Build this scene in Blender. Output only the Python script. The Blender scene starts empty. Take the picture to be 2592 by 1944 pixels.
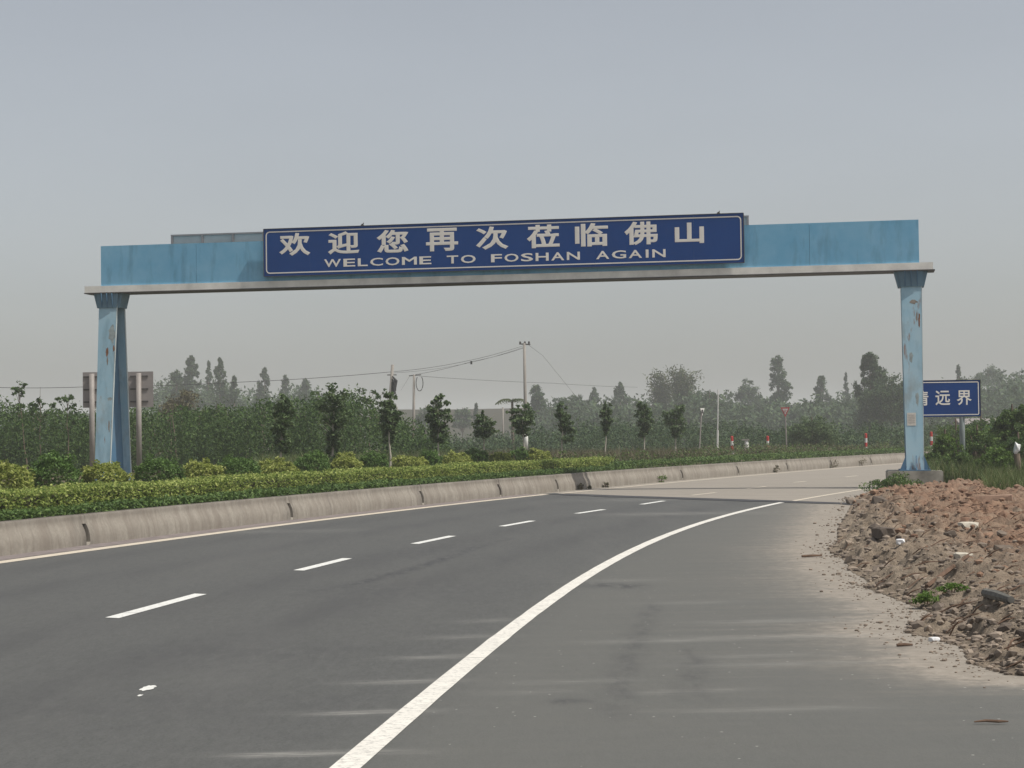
import bpy, bmesh, math, random
import numpy as np
from mathutils import Vector, Matrix

random.seed(7)
rng = np.random.default_rng(11)
S = bpy.context.scene
C = S.collection
R = math.radians

# ------------------------------------------------------------------ camera
SRC_W, SRC_H = 2592.0, 1944.0          # pixel frame used for measured positions
FOC, CAM_H, ROLL, HOR = 4800.0, 1.6, R(0.75), 1105.0
PITCH = math.atan((HOR - SRC_H / 2) / FOC)
cam_d = bpy.data.cameras.new('camera')
cam_d.sensor_width = 36.0
cam_d.lens = FOC / SRC_W * 36.0
cam_d.clip_end = 4000
cam_d.clip_start = 0.1
cam = bpy.data.objects.new('camera', cam_d)
C.objects.link(cam)
cam.matrix_world = Matrix.Translation((0, 0, CAM_H)) @ Matrix.Rotation(R(90) + PITCH, 4, 'X') @ Matrix.Rotation(-ROLL, 4, 'Z')
S.camera = cam

# ------------------------------------------------------------------ world, sun, exposure
SUN_EL, SUN_AZ = R(58), R(112)           # azimuth clockwise from +Y: the sun stands to the right
w = bpy.data.worlds.new('World')
S.world = w
w.use_nodes = True
nt = w.node_tree
bg = nt.nodes['Background']
sky = nt.nodes.new('ShaderNodeTexSky')
sky.sky_type = 'NISHITA'
sky.sun_disc = False
sky.sun_elevation = SUN_EL
sky.sun_rotation = SUN_AZ
sky.air_density = 1.0
sky.dust_density = 2.3
sky.ozone_density = 1.0
hsv = nt.nodes.new('ShaderNodeHueSaturation')
hsv.inputs['Saturation'].default_value = 0.38
nt.links.new(sky.outputs[0], hsv.inputs['Color'])
tcw = nt.nodes.new('ShaderNodeTexCoord'); mpw = nt.nodes.new('ShaderNodeMapping'); mpw.inputs['Scale'].default_value = (1, 1, 3.5)
nsw = nt.nodes.new('ShaderNodeTexNoise'); nsw.inputs['Scale'].default_value = 4.0; nsw.inputs['Detail'].default_value = 4
nt.links.new(tcw.outputs['Generated'], mpw.inputs[0]); nt.links.new(mpw.outputs[0], nsw.inputs['Vector'])
mrw = nt.nodes.new('ShaderNodeMapRange'); mrw.inputs[1].default_value = 0.3; mrw.inputs[2].default_value = 0.7; mrw.inputs[3].default_value = 0.975; mrw.inputs[4].default_value = 1.025
nt.links.new(nsw.outputs[0], mrw.inputs[0]); nt.links.new(mrw.outputs[0], hsv.inputs['Value'])   # faint unevenness of the hazy sky
nt.links.new(hsv.outputs[0], bg.inputs['Color'])
bg.inputs['Strength'].default_value = 0.09
sd = bpy.data.lights.new('sun', 'SUN')
sd.energy = 3.0
sd.angle = R(0.8)
sd.color = (1.0, 0.95, 0.87)
sun = bpy.data.objects.new('sun', sd)
C.objects.link(sun)
sdir = Vector((math.sin(SUN_AZ) * math.cos(SUN_EL), math.cos(SUN_AZ) * math.cos(SUN_EL), math.sin(SUN_EL)))
sun.rotation_euler = sdir.to_track_quat('Z', 'Y').to_euler()
sun.location = (60, 0, 80)
S.view_settings.view_transform = 'Standard'
S.view_settings.look = 'None'
S.view_settings.gamma = 1.0
S.view_settings.use_curve_mapping = False
S.view_settings.exposure = 0.34
S.cycles.use_denoising = True
S.cycles.max_bounces = 6
S.cycles.volume_bounces = 3
S.cycles.transparent_max_bounces = 8

# ------------------------------------------------------------------ pixel <-> place helpers (measured positions become world points)
def ray(px, py):
    u = (px - SRC_W / 2) / FOC
    v = -(py - SRC_H / 2) / FOC
    c, s = math.cos(ROLL), math.sin(ROLL)
    u2, v2 = c * u + s * v, -s * u + c * v
    return Vector((u2, math.cos(PITCH) - v2 * math.sin(PITCH), math.sin(PITCH) + v2 * math.cos(PITCH)))
def on_z(px, py, z=0.0):
    d = ray(px, py)
    t = (z - CAM_H) / d.z
    return Vector((d.x * t, d.y * t, z))
def at_y(px, py, Y):
    d = ray(px, py)
    t = Y / d.y
    return Vector((d.x * t, Y, CAM_H + d.z * t))
DSP = 2592.0 / 2212.0                    # second measuring scale

# ------------------------------------------------------------------ object helpers
def link(name, data, parent=None, loc=None, rot=None, scale=None):
    o = bpy.data.objects.new(name, data)
    C.objects.link(o)
    if parent: o.parent = parent
    if loc is not None: o.location = loc
    if rot is not None: o.rotation_euler = rot
    if scale is not None: o.scale = scale
    return o
def thing(name, label, cat, loc=(0, 0, 0), rz=0, group=None):
    o = link(name, None, None, loc, (0, 0, rz))
    o.empty_display_size = 0.2
    return tag(o, label, cat, group)
def tag(o, label, cat, group=None, kind=None):
    if label: o['label'] = label
    if cat: o['category'] = cat
    if group: o['group'] = group
    if kind: o['kind'] = kind
    return o
def structure(o, label=None):
    o['kind'] = 'structure'
    if label: o['label'] = label
    return o

class MB:
    def __init__(s): s.v, s.f = [], []
    def add(s, vs, fs):
        b = len(s.v)
        s.v += [tuple(x) for x in vs]
        s.f += [tuple(b + i for i in f) for f in fs]
        return s
    def box(s, x0, x1, y0, y1, z0, z1):
        return s.add([(x0, y0, z0), (x1, y0, z0), (x1, y1, z0), (x0, y1, z0), (x0, y0, z1), (x1, y0, z1), (x1, y1, z1), (x0, y1, z1)],
                     [(0, 3, 2, 1), (4, 5, 6, 7), (0, 1, 5, 4), (1, 2, 6, 5), (2, 3, 7, 6), (3, 0, 4, 7)])
    def hexa(s, bot, top):                # two quads, counter-clockwise from above
        return s.add(list(bot) + list(top), [(0, 3, 2, 1), (4, 5, 6, 7), (0, 1, 5, 4), (1, 2, 6, 5), (2, 3, 7, 6), (3, 0, 4, 7)])
    def prism_y(s, poly, y0, y1):         # poly in x,z extruded along y
        n = len(poly)
        vs = [(x, y0, z) for x, z in poly] + [(x, y1, z) for x, z in poly]
        fs = [tuple(range(n)), tuple(range(2 * n - 1, n - 1, -1))]
        fs += [(i, i + n, (i + 1) % n + n, (i + 1) % n) for i in range(n)]
        return s.add(vs, fs)
    def prism_x(s, poly, x0, x1):         # poly in y,z extruded along x
        n = len(poly)
        vs = [(x0, y, z) for y, z in poly] + [(x1, y, z) for y, z in poly]
        fs = [tuple(range(n)), tuple(range(2 * n - 1, n - 1, -1))]
        fs += [(i, i + n, (i + 1) % n + n, (i + 1) % n) for i in range(n)]
        return s.add(vs, fs)
    def tube(s, pts, rad, n=8, cap=True):
        pts = [Vector(p) for p in pts]
        if not hasattr(rad, '__len__'): rad = [rad] * len(pts)
        vs, fs = [], []
        for i, p in enumerate(pts):
            d = (pts[min(i + 1, len(pts) - 1)] - pts[max(i - 1, 0)]).normalized()
            a = d.cross(Vector((0, 0, 1)) if abs(d.z) < 0.9 else Vector((1, 0, 0))).normalized()
            b = d.cross(a)
            for k in range(n):
                t = 2 * math.pi * k / n
                vs.append(p + (a * math.cos(t) + b * math.sin(t)) * rad[i])
        for i in range(len(pts) - 1):
            for k in range(n):
                k2 = (k + 1) % n
                fs.append((i * n + k, i * n + k2, (i + 1) * n + k2, (i + 1) * n + k))
        if cap:
            fs.append(tuple(range(n - 1, -1, -1)))
            fs.append(tuple((len(pts) - 1) * n + k for k in range(n)))
        return s.add(vs, fs)
    def mesh(s, name, mat, smooth=False):
        m = bpy.data.meshes.new(name)
        m.from_pydata(s.v, [], s.f)
        bm = bmesh.new(); bm.from_mesh(m)
        bmesh.ops.recalc_face_normals(bm, faces=bm.faces)
        bm.to_mesh(m); bm.free()
        if mat: m.materials.append(mat)
        if smooth: m.polygons.foreach_set('use_smooth', [True] * len(m.polygons))
        return m
    def obj(s, name, mat, parent=None, loc=None, rot=None, smooth=False):
        return link(name, s.mesh(name, mat, smooth), parent, loc, rot)

def np_mesh(name, V, F, mat=None, smooth=False):      # V Nx3, F Mxk with k = 3 or 4
    m = bpy.data.meshes.new(name)
    k = F.shape[1]
    m.vertices.add(len(V)); m.vertices.foreach_set('co', np.asarray(V, np.float32).ravel())
    m.loops.add(F.size); m.loops.foreach_set('vertex_index', F.astype(np.int32).ravel())
    m.polygons.add(len(F))
    m.polygons.foreach_set('loop_start', np.arange(0, F.size, k, dtype=np.int32))
    m.polygons.foreach_set('use_smooth', np.full(len(F), smooth))
    m.update(calc_edges=True)
    if mat: m.materials.append(mat)
    return m
def grid_faces(nu, nv):                   # rows nu, columns nv
    i = np.arange(nu - 1)[:, None] * nv + np.arange(nv - 1)[None, :]
    return np.stack([i, i + 1, i + nv + 1, i + nv], -1).reshape(-1, 4)
def attr(m, name, vals):
    a = m.attributes.new(name, 'FLOAT', 'POINT')
    a.data.foreach_set('value', np.asarray(vals, np.float32).ravel())

# value noise for shaping geometry
def vnoise(x, y, seed=0):
    x = np.asarray(x, float); y = np.asarray(y, float)
    xi, yi = np.floor(x), np.floor(y)
    fx, fy = x - xi, y - yi
    fx = fx * fx * (3 - 2 * fx); fy = fy * fy * (3 - 2 * fy)
    def h(a, b):
        t = np.sin(a * 127.1 + b * 311.7 + seed * 74.7) * 43758.5453
        return t - np.floor(t)
    return (h(xi, yi) * (1 - fx) + h(xi + 1, yi) * fx) * (1 - fy) + (h(xi, yi + 1) * (1 - fx) + h(xi + 1, yi + 1) * fx) * fy
def fbm(x, y, seed=0, o=4):
    return sum(vnoise(x * 2 ** k, y * 2 ** k, seed + k) * 0.5 ** (k + 1) for k in range(o))

# ------------------------------------------------------------------ materials
class MT:
    def __init__(s, name, rough=0.8, spec=0.3):
        s.m = bpy.data.materials.new(name); s.m.use_nodes = True
        s.t = s.m.node_tree; s.n = s.t.nodes; s.l = s.t.links
        s.b = s.n['Principled BSDF']
        s.b.inputs['Roughness'].default_value = rough
        s.b.inputs['Specular IOR Level'].default_value = spec
    def new(s, t, **kw):
        n = s.n.new(t)
        for k, v in kw.items(): setattr(n, k, v)
        return n
    def put(s, a, b):
        if isinstance(a, (int, float)): b.default_value = a
        elif isinstance(a, tuple): b.default_value = a if len(a) == 4 else (*a, 1)
        else: s.l.new(a, b)
    def pos(s, scale=(1, 1, 1), obj=False):
        src = s.new('ShaderNodeTexCoord').outputs['Object'] if obj else s.new('ShaderNodeNewGeometry').outputs['Position']
        mp = s.new('ShaderNodeMapping'); mp.inputs['Scale'].default_value = scale
        s.l.new(src, mp.inputs[0]); return mp.outputs[0]
    def noise(s, vec, scale, detail=4, rough=0.6, lo=0.3, hi=0.7, dist=0.0):
        n = s.new('ShaderNodeTexNoise'); n.inputs['Scale'].default_value = scale
        n.inputs['Detail'].default_value = detail; n.inputs['Roughness'].default_value = rough; n.inputs['Distortion'].default_value = dist
        s.l.new(vec, n.inputs['Vector'])
        return s.rng(n.outputs[0], lo, hi)
    def rng(s, v, lo, hi, a=0.0, b=1.0):
        r = s.new('ShaderNodeMapRange'); s.put(v, r.inputs[0])
        r.inputs[1].default_value = lo; r.inputs[2].default_value = hi; r.inputs[3].default_value = a; r.inputs[4].default_value = b
        return r.outputs[0]
    def mix(s, f, a, b):
        x = s.new('ShaderNodeMix', data_type='RGBA')
        s.put(f, x.inputs[0]); s.put(a, x.inputs[6]); s.put(b, x.inputs[7]); return x.outputs[2]
    def math(s, op, a, b=0.0):
        x = s.new('ShaderNodeMath', operation=op, use_clamp=False); s.put(a, x.inputs[0]); s.put(b, x.inputs[1]); return x.outputs[0]
    def at(s, name):
        a = s.new('ShaderNodeAttribute'); a.attribute_name = name; return a.outputs['Fac']
    def col(s, c): s.put(c, s.b.inputs['Base Color']); return s
    def bump(s, h, strength=0.3, dist=0.02):
        b = s.new('ShaderNodeBump'); b.inputs['Strength'].default_value = strength; b.inputs['Distance'].default_value = dist
        s.l.new(h, b.inputs['Height']); s.l.new(b.outputs[0], s.b.inputs['Normal']); return s

def plain(name, c, rough=0.7, spec=0.3, var=0.15, scale=3.0, metal=0.0):
    t = MT(name, rough, spec)
    n = t.noise(t.pos(), scale, 5)
    d = tuple(x * (1 - var) for x in c); e = tuple(min(1, x * (1 + var)) for x in c)
    t.col(t.mix(n, d, e)); t.b.inputs['Metallic'].default_value = metal
    return t.m
def leaf_mat(name, cols, trans=0.25, rough=0.55):
    t = MT(name, rough, 0.25)
    g = t.new('ShaderNodeNewGeometry')
    cr = t.new('ShaderNodeValToRGB')
    t.l.new(g.outputs['Random Per Island'], cr.inputs[0])
    e = cr.color_ramp.elements
    while len(e) < len(cols): e.new(0.5)
    for i, c in enumerate(cols):
        e[i].position = i / (len(cols) - 1); e[i].color = (*c, 1)
    t.col(cr.outputs[0])
    tr = t.new('ShaderNodeBsdfTranslucent'); t.l.new(cr.outputs[0], tr.inputs[0])
    mx = t.new('ShaderNodeMixShader'); mx.inputs[0].default_value = trans
    t.l.new(t.b.outputs[0], mx.inputs[1]); t.l.new(tr.outputs[0], mx.inputs[2])
    t.l.new(mx.outputs[0], t.n['Material Output'].inputs['Surface'])
    return t.m

def m_asphalt():
    t = MT('asphalt', 0.82, 0.28)
    P = t.pos()
    fine = t.noise(P, 55, 3, 0.7, 0.3, 0.7)
    big = t.noise(P, 0.22, 4, 0.6, 0.35, 0.65)
    mid = t.noise(P, 1.7, 4, 0.65, 0.3, 0.7)
    c = t.mix(fine, (0.053, 0.055, 0.053), (0.106, 0.109, 0.102))
    c = t.mix(t.math('MULTIPLY', big, 0.4), c, (0.078, 0.079, 0.073))
    c = t.mix(t.math('MULTIPLY', mid, 0.35), c, (0.066, 0.066, 0.066))
    gr2 = t.noise(t.pos((1, 0.28, 1)), 22, 4, 0.8, 0.36, 0.64)
    c = t.mix(t.math('MULTIPLY', gr2, 0.55), c, (0.112, 0.112, 0.108))
    trk = t.math('MULTIPLY', t.at('track'), t.noise(t.pos((1.5, 0.12, 1)), 1.6, 4, 0.65, 0.25, 0.7))
    c = t.mix(t.math('MULTIPLY', trk, 0.55), c, (0.056, 0.056, 0.057))
    pale = t.noise(t.pos((0.9, 0.10, 1)), 1.3, 5, 0.65, 0.5, 0.75)
    c = t.mix(t.math('MULTIPLY', pale, 0.4), c, (0.115, 0.114, 0.108))
    # shoulder wear: paler, warmer
    sh = t.at('shoulder')
    c = t.mix(t.math('MULTIPLY', sh, 0.6), c, (0.120, 0.121, 0.110))
    # rubber marks
    st = t.math('MULTIPLY', t.at('stain'), t.noise(t.pos((1, 0.3, 1)), 9, 3, 0.7, 0.35, 0.6))
    c = t.mix(st, c, (0.042, 0.042, 0.046))
    # wind-blown dust: streaks run across the road
    stre = t.noise(t.pos((0.35, 2.2, 1)), 2.0, 5, 0.65, 0.42, 0.68, 0.4)
    gr = t.noise(P, 8, 5, 0.7, 0.35, 0.65)
    du = t.at('dust')
    a = t.math('MULTIPLY', du, t.math('ADD', t.math('MULTIPLY', stre, 0.5), t.math('MULTIPLY', du, 0.85)))
    a = t.math('MULTIPLY', a, t.math('ADD', t.math('MULTIPLY', gr, 0.5), 0.7))
    a = t.math('MINIMUM', a, 0.93)
    c = t.mix(a, c, t.mix(gr, (0.235, 0.205, 0.168), (0.315, 0.28, 0.235)))
    wh = t.math('MULTIPLY', t.at('lime'), t.noise(t.pos((1.2, 9, 1)), 3.0, 4, 0.6, 0.3, 0.7))
    c = t.mix(wh, c, (0.36, 0.35, 0.32))
    # scattered pale grit
    vo = t.new('ShaderNodeTexVoronoi'); vo.inputs['Scale'].default_value = 9.0
    t.l.new(P, vo.inputs['Vector'])
    spot = t.math('LESS_THAN', vo.outputs['Distance'], 0.075)
    sep = t.new('ShaderNodeSeparateColor'); t.l.new(vo.outputs['Color'], sep.inputs[0])
    pick = t.math('GREATER_THAN', sep.outputs[0], 0.72)
    sp = t.math('MULTIPLY', t.math('MULTIPLY', spot, pick), t.rng(sh, 0.2, 0.9, 0.0, 0.8))
    c = t.mix(sp, c, (0.42, 0.41, 0.38))
    t.col(c); t.bump(fine, 0.25, 0.006)
    return t.m
def m_concrete_road():
    t = MT('concrete_pavement', 0.85, 0.25)
    P = t.pos()
    c = t.mix(t.noise(P, 40, 3, 0.7), (0.24, 0.215, 0.18), (0.31, 0.28, 0.24))
    c = t.mix(t.math('MULTIPLY', t.noise(t.pos((0.5, 2, 1)), 0.8, 5, 0.6, 0.4, 0.7), 0.5), c, (0.20, 0.18, 0.155))
    t.col(c); return t.m
def m_paint(name, c, wear=0.5):
    t = MT(name, 0.65, 0.3)
    P = t.pos()
    n = t.noise(P, 26, 5, 0.75, 0.50, 0.72)
    ck = t.noise(t.pos((0.6, 7, 1)), 1.6, 3, 0.6, 0.64, 0.72)
    k = t.math('MAXIMUM', t.math('MULTIPLY', n, wear), t.math('MULTIPLY', ck, wear))
    c2 = t.mix(t.noise(P, 2.2, 4, 0.6, 0.35, 0.7), c, tuple(x * 0.9 for x in c))
    t.col(t.mix(k, c2, (0.20, 0.19, 0.175))); return t.m
def m_barrier():
    t = MT('barrier_concrete', 0.85, 0.25)
    uv = t.new('ShaderNodeUVMap').outputs[0]
    def mp(sx, sy):
        m = t.new('ShaderNodeMapping'); m.inputs['Scale'].default_value = (sx, sy, 1); t.l.new(uv, m.inputs[0]); return m.outputs[0]
    P = t.pos()
    rib = t.noise(mp(4.2, 0.9), 1.0, 3, 0.55, 0.36, 0.64, 0.9)
    g = t.noise(P, 18, 5, 0.7)
    c = t.mix(g, (0.235, 0.215, 0.18), (0.315, 0.287, 0.245))
    c = t.mix(t.math('MULTIPLY', rib, 0.62), c, (0.17, 0.145, 0.12))
    dirt = t.noise(mp(0.5, 1.2), 1.3, 5, 0.65, 0.45, 0.7)
    c = t.mix(t.math('MULTIPLY', dirt, 0.45), c, (0.165, 0.14, 0.115))
    sx = t.new('ShaderNodeSeparateXYZ'); t.l.new(uv, sx.inputs[0])
    topd = t.math('MULTIPLY', t.rng(sx.outputs[1], 0.40, 0.52), t.noise(mp(1.2, 0.4), 1.1, 4, 0.6, 0.2, 0.55))
    c = t.mix(t.math('MULTIPLY', topd, 0.75), c, (0.115, 0.10, 0.085))
    drip = t.math('MULTIPLY', t.noise(mp(1.6, 0.12), 1.6, 3, 0.5, 0.62, 0.72), 0.7)
    c = t.mix(drip, c, (0.11, 0.095, 0.085))
    t.col(c); t.bump(rib, 0.55, 0.03)
    return t.m
def m_blue(name, base, fade, rust, scale=1.0):
    t = MT(name, 0.6, 0.3)
    P = t.pos(); 
    c = t.mix(t.noise(P, 1.1 * scale, 5, 0.65, 0.3, 0.7), base, fade)
    c = t.mix(t.math('MULTIPLY', t.noise(t.pos((1.5, 1.5, 0.35)), 2.2, 5, 0.6, 0.5, 0.75), 0.6), c, tuple(0.5 * x for x in base))
    if rust:
        r1 = t.math('MULTIPLY', t.noise(t.pos((2.6, 2.6, 0.5)), 1.6, 4, 0.6, 0.62, 0.72), rust)
        c = t.mix(r1, c, t.mix(t.noise(P, 9, 4), (0.17, 0.075, 0.04), (0.27, 0.13, 0.07)))
        r2 = t.math('MULTIPLY', t.noise(t.pos((1.3, 1.3, 0.6)), 1.5, 4, 0.6, 0.55, 0.68), rust * 0.6)
        c = t.mix(r2, c, (0.24, 0.26, 0.255))
    t.col(c); return t.m
def m_dirt():
    t = MT('rubble_earth', 0.95, 0.1)
    P = t.pos()
    g = t.noise(P, 5.0, 6, 0.7, 0.3, 0.7)
    c = t.mix(g, (0.22, 0.175, 0.13), (0.39, 0.32, 0.245))
    rd = t.mix(g, (0.21, 0.125, 0.085), (0.36, 0.24, 0.165))
    rm = t.math('MULTIPLY', t.at('red'), t.noise(P, 0.8, 5, 0.6, 0.2, 0.6))
    c = t.mix(rm, c, rd)
    c = t.mix(t.math('MULTIPLY', t.noise(P, 0.5, 4, 0.6, 0.55, 0.7), 0.7), c, (0.30, 0.23, 0.165))
    t.col(c); t.bump(t.noise(P, 12, 6, 0.75, 0.2, 0.8), 0.9, 0.06)
    return t.m
def m_clod(name, a, b):
    t = MT(name, 0.95, 0.1)
    oi = t.new('ShaderNodeObjectInfo').outputs['Random']
    g = t.new('ShaderNodeNewGeometry').outputs['Random Per Island']
    k = t.math('FRACT', t.math('ADD', oi, g))
    c = t.mix(k, a, b)
    c = t.mix(t.math('MULTIPLY', t.noise(t.pos(), 14, 4), 0.5), c, tuple(x * 0.6 for x in a))
    t.col(c); return t.m
def m_ground(name, a, b, c3, scale=0.6):
    t = MT(name, 0.95, 0.1)
    P = t.pos()
    c = t.mix(t.noise(P, scale, 6, 0.65, 0.3, 0.7), a, b)
    c = t.mix(t.math('MULTIPLY', t.noise(P, scale * 0.2, 4, 0.6, 0.4, 0.65), 0.8), c, c3)
    t.col(c); t.bump(t.noise(P, 8, 5), 0.6, 0.04); return t.m

M = {}
M['asphalt'] = m_asphalt()
M['croad'] = m_concrete_road()
M['white'] = m_paint('road_paint', (0.74, 0.715, 0.65), 0.8)
M['white_dash'] = m_paint('road_paint_fresh', (0.74, 0.74, 0.70), 0.6)
M['white_old'] = m_paint('road_paint_worn', (0.62, 0.55, 0.44), 0.5)
M['dark_band'] = plain('dark_band', (0.045, 0.045, 0.048), 0.7, 0.3, 0.3, 6)
M['barrier'] = m_barrier()
M['joint'] = plain('joint_gap', (0.07, 0.05, 0.035), 0.95, 0.1, 0.4, 12)
M['blue_panel'] = m_blue('blue_cladding', (0.14, 0.385, 0.58), (0.225, 0.47, 0.65), 0)
M['blue_flange'] = m_blue('pale_blue_paint', (0.26, 0.44, 0.55), (0.36, 0.50, 0.57), 1.0)  # flanges paler than the deep blue web
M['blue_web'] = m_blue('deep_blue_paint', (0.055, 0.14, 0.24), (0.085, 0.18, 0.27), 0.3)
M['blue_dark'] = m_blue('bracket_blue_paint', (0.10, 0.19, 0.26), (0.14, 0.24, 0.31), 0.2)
M['edge'] = m_blue('sunlit_edge_paint', (0.50, 0.55, 0.53), (0.42, 0.50, 0.52), 0.9)  # right flange edges: sunlight put into the colour as a pale tone, plus rust
M['grey_steel'] = plain('grey_flange_paint', (0.74, 0.72, 0.67), 0.6, 0.3, 0.18, 1.6)
M['dark_steel'] = plain('dark_steel', (0.07, 0.065, 0.062), 0.6, 0.3, 0.2, 4)
M['sign_blue'] = plain('sign_blue_sheet', (0.005, 0.052, 0.215), 0.6, 0.1, 0.08, 0.8)
M['sign_blue2'] = plain('city_sign_blue_sheet', (0.005, 0.045, 0.19), 0.6, 0.1, 0.08, 0.8)
M['sign_white'] = plain('sign_white_sheet', (0.80, 0.76, 0.70), 0.55, 0.3, 0.06, 1)
M['sign_back'] = plain('sign_back_metal', (0.26, 0.235, 0.225), 0.6, 0.3, 0.12, 2)
M['panel_pale'] = plain('pale_sheet', (0.46, 0.47, 0.45), 0.6, 0.3, 0.1, 2)
M['post'] = plain('galvanised_post', (0.27, 0.245, 0.225), 0.55, 0.3, 0.15, 3)
M['post_green'] = plain('dull_sign_post', (0.22, 0.25, 0.245), 0.6, 0.3, 0.15, 3)
M['plinth'] = plain('plinth_concrete', (0.26, 0.245, 0.21), 0.9, 0.2, 0.4, 1.8)
M['notice'] = plain('notice_paper', (0.55, 0.52, 0.47), 0.8, 0.2, 0.12, 25)
M['pole'] = plain('concrete_pole', (0.26, 0.24, 0.215), 0.85, 0.2, 0.12, 2)
M['pole_white'] = plain('whitewash', (0.70, 0.70, 0.66), 0.8, 0.2, 0.08, 4)
M['wire'] = plain('cable_rubber', (0.05, 0.05, 0.05), 0.7, 0.2, 0.1, 4)
M['red'] = plain('red_paint', (0.45, 0.03, 0.025), 0.6, 0.3, 0.15, 6)
M['red_sign'] = plain('red_sign_sheet', (0.33, 0.045, 0.045), 0.6, 0.3, 0.1, 6)
M['wht'] = plain('white_paint', (0.62, 0.61, 0.58), 0.6, 0.3, 0.1, 6)
M['bark'] = plain('bark', (0.16, 0.125, 0.095), 0.9, 0.1, 0.35, 6)
M['bark_pale'] = plain('pale_bark', (0.40, 0.37, 0.31), 0.9, 0.1, 0.25, 6)
M['soil'] = m_ground('median_soil', (0.13, 0.10, 0.07), (0.17, 0.135, 0.09), (0.07, 0.085, 0.04))
M['ground'] = m_ground('open_ground', (0.10, 0.095, 0.055), (0.15, 0.125, 0.08), (0.07, 0.08, 0.04), 0.3)
M['hill'] = m_ground('field_bank', (0.03, 0.042, 0.024), (0.042, 0.05, 0.03), (0.065, 0.052, 0.04), 0.06)
M['dirt'] = m_dirt()
M['clod_grey'] = m_clod('clod_grey', (0.19, 0.155, 0.125), (0.36, 0.295, 0.235))
M['clod_red'] = m_clod('clod_red', (0.17, 0.10, 0.068), (0.34, 0.225, 0.155))
M['clod_dark'] = m_clod('clod_dark', (0.11, 0.09, 0.075), (0.23, 0.19, 0.155))
M['stone_pale'] = plain('pale_stone', (0.50, 0.46, 0.38), 0.9, 0.2, 0.15, 8)
M['brick'] = plain('brick_block', (0.27, 0.18, 0.13), 0.95, 0.1, 0.35, 9)
M['stick'] = plain('dry_stick', (0.13, 0.085, 0.06), 0.9, 0.1, 0.3, 10)
M['log'] = plain('weathered_log', (0.15, 0.145, 0.13), 0.9, 0.1, 0.3, 9)
M['litter'] = plain('white_plastic', (0.66, 0.66, 0.66), 0.5, 0.4, 0.1, 8)
M['teal'] = plain('teal_sheet', (0.10, 0.25, 0.20), 0.7, 0.2, 0.15, 2)
M['wall'] = plain('pale_wall', (0.42, 0.38, 0.32), 0.85, 0.2, 0.12, 1)

M['l_yellow'] = leaf_mat('golden_leaves', [(0.08, 0.12, 0.02), (0.22, 0.27, 0.05), (0.41, 0.45, 0.12), (0.52, 0.54, 0.20)], 0.4)
M['l_hedge'] = leaf_mat('hedge_leaves', [(0.06, 0.10, 0.02), (0.19, 0.26, 0.05), (0.35, 0.42, 0.11), (0.48, 0.51, 0.17)], 0.4)
M['l_green'] = leaf_mat('green_leaves', [(0.05, 0.10, 0.022), (0.095, 0.175, 0.038), (0.16, 0.26, 0.065)], 0.25)
M['l_cover'] = leaf_mat('cover_leaves', [(0.04, 0.075, 0.018), (0.085, 0.15, 0.035), (0.16, 0.23, 0.06)], 0.25)
M['l_thicket'] = leaf_mat('thicket_leaves', [(0.026, 0.056, 0.013), (0.056, 0.108, 0.026), (0.105, 0.17, 0.042)], 0.3)
M['l_ficus'] = leaf_mat('ficus_leaves', [(0.04, 0.075, 0.026), (0.085, 0.135, 0.05), (0.17, 0.235, 0.10)], 0.35, 0.45)
M['l_far'] = leaf_mat('far_leaves', [(0.028, 0.058, 0.024), (0.056, 0.10, 0.040), (0.095, 0.145, 0.055)], 0.25)
M['l_brown'] = leaf_mat('dry_leaves', [(0.08, 0.07, 0.038), (0.135, 0.12, 0.065), (0.19, 0.18, 0.09)], 0.25)
M['l_grass'] = leaf_mat('grass_blades', [(0.055, 0.09, 0.02), (0.10, 0.155, 0.04), (0.24, 0.24, 0.12)], 0.3)
M['l_dry'] = leaf_mat('dry_grass_blades', [(0.07, 0.075, 0.03), (0.13, 0.12, 0.065), (0.22, 0.185, 0.12)], 0.3)
M['l_bright'] = leaf_mat('bright_weed_leaves', [(0.06, 0.11, 0.02), (0.11, 0.19, 0.035), (0.17, 0.26, 0.06)], 0.3)
M['l_bamboo'] = leaf_mat('bamboo_leaves', [(0.04, 0.06, 0.022), (0.07, 0.095, 0.035), (0.12, 0.14, 0.055)], 0.3)

# ------------------------------------------------------------------ road lines in world space
PX_L = [(0, 1428.9), (337.9, 1376.8), (664, 1339.5), (864, 1314.3), (1069, 1287.9), (1291.7, 1261.7), (1422.6, 1249.2), (1728, 1219.5), (2001.4, 1194.9), (2286.6, 1173)]
PX_R = [(887, 1944), (1235, 1648), (1332.7, 1568.3), (1430.4, 1496), (1512.4, 1445.3), (1606.1, 1398.4), (1728, 1342), (1864.7, 1299.2), (1997.5, 1271.9), (2118.6, 1248.4), (2224, 1233.6)]
def fit_line(px, deg, back, fwd, curv):
    g = np.array([on_z(*q)[:2] for q in px])
    c = np.polyfit(g[:, 1], g[:, 0], deg, w=1.0 / g[:, 1] ** 1.3)
    y = np.arange(g[0, 1], g[-1, 1], 0.4)
    p = np.stack([np.polyval(c, y), y], 1)
    d0 = (p[0] - p[4]); d0 /= np.linalg.norm(d0)
    pre = [p[0] + d0 * s for s in np.arange(back, 0.2, -0.4)]
    d1 = p[-1] - p[-6]; th = math.atan2(d1[0], d1[1]); q = p[-1].copy(); post = []
    for _ in range(int(fwd / 0.4)):
        th = min(th + curv * 0.4, R(80)); q = q + 0.4 * np.array([math.sin(th), math.cos(th)]); post.append(q.copy())
    return np.array(pre + list(p) + post)
LINE_L = fit_line(PX_L, 3, 26, 70, 0.006)
LINE_R = fit_line(PX_R, 4, 12, 60, 0.006)
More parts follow.
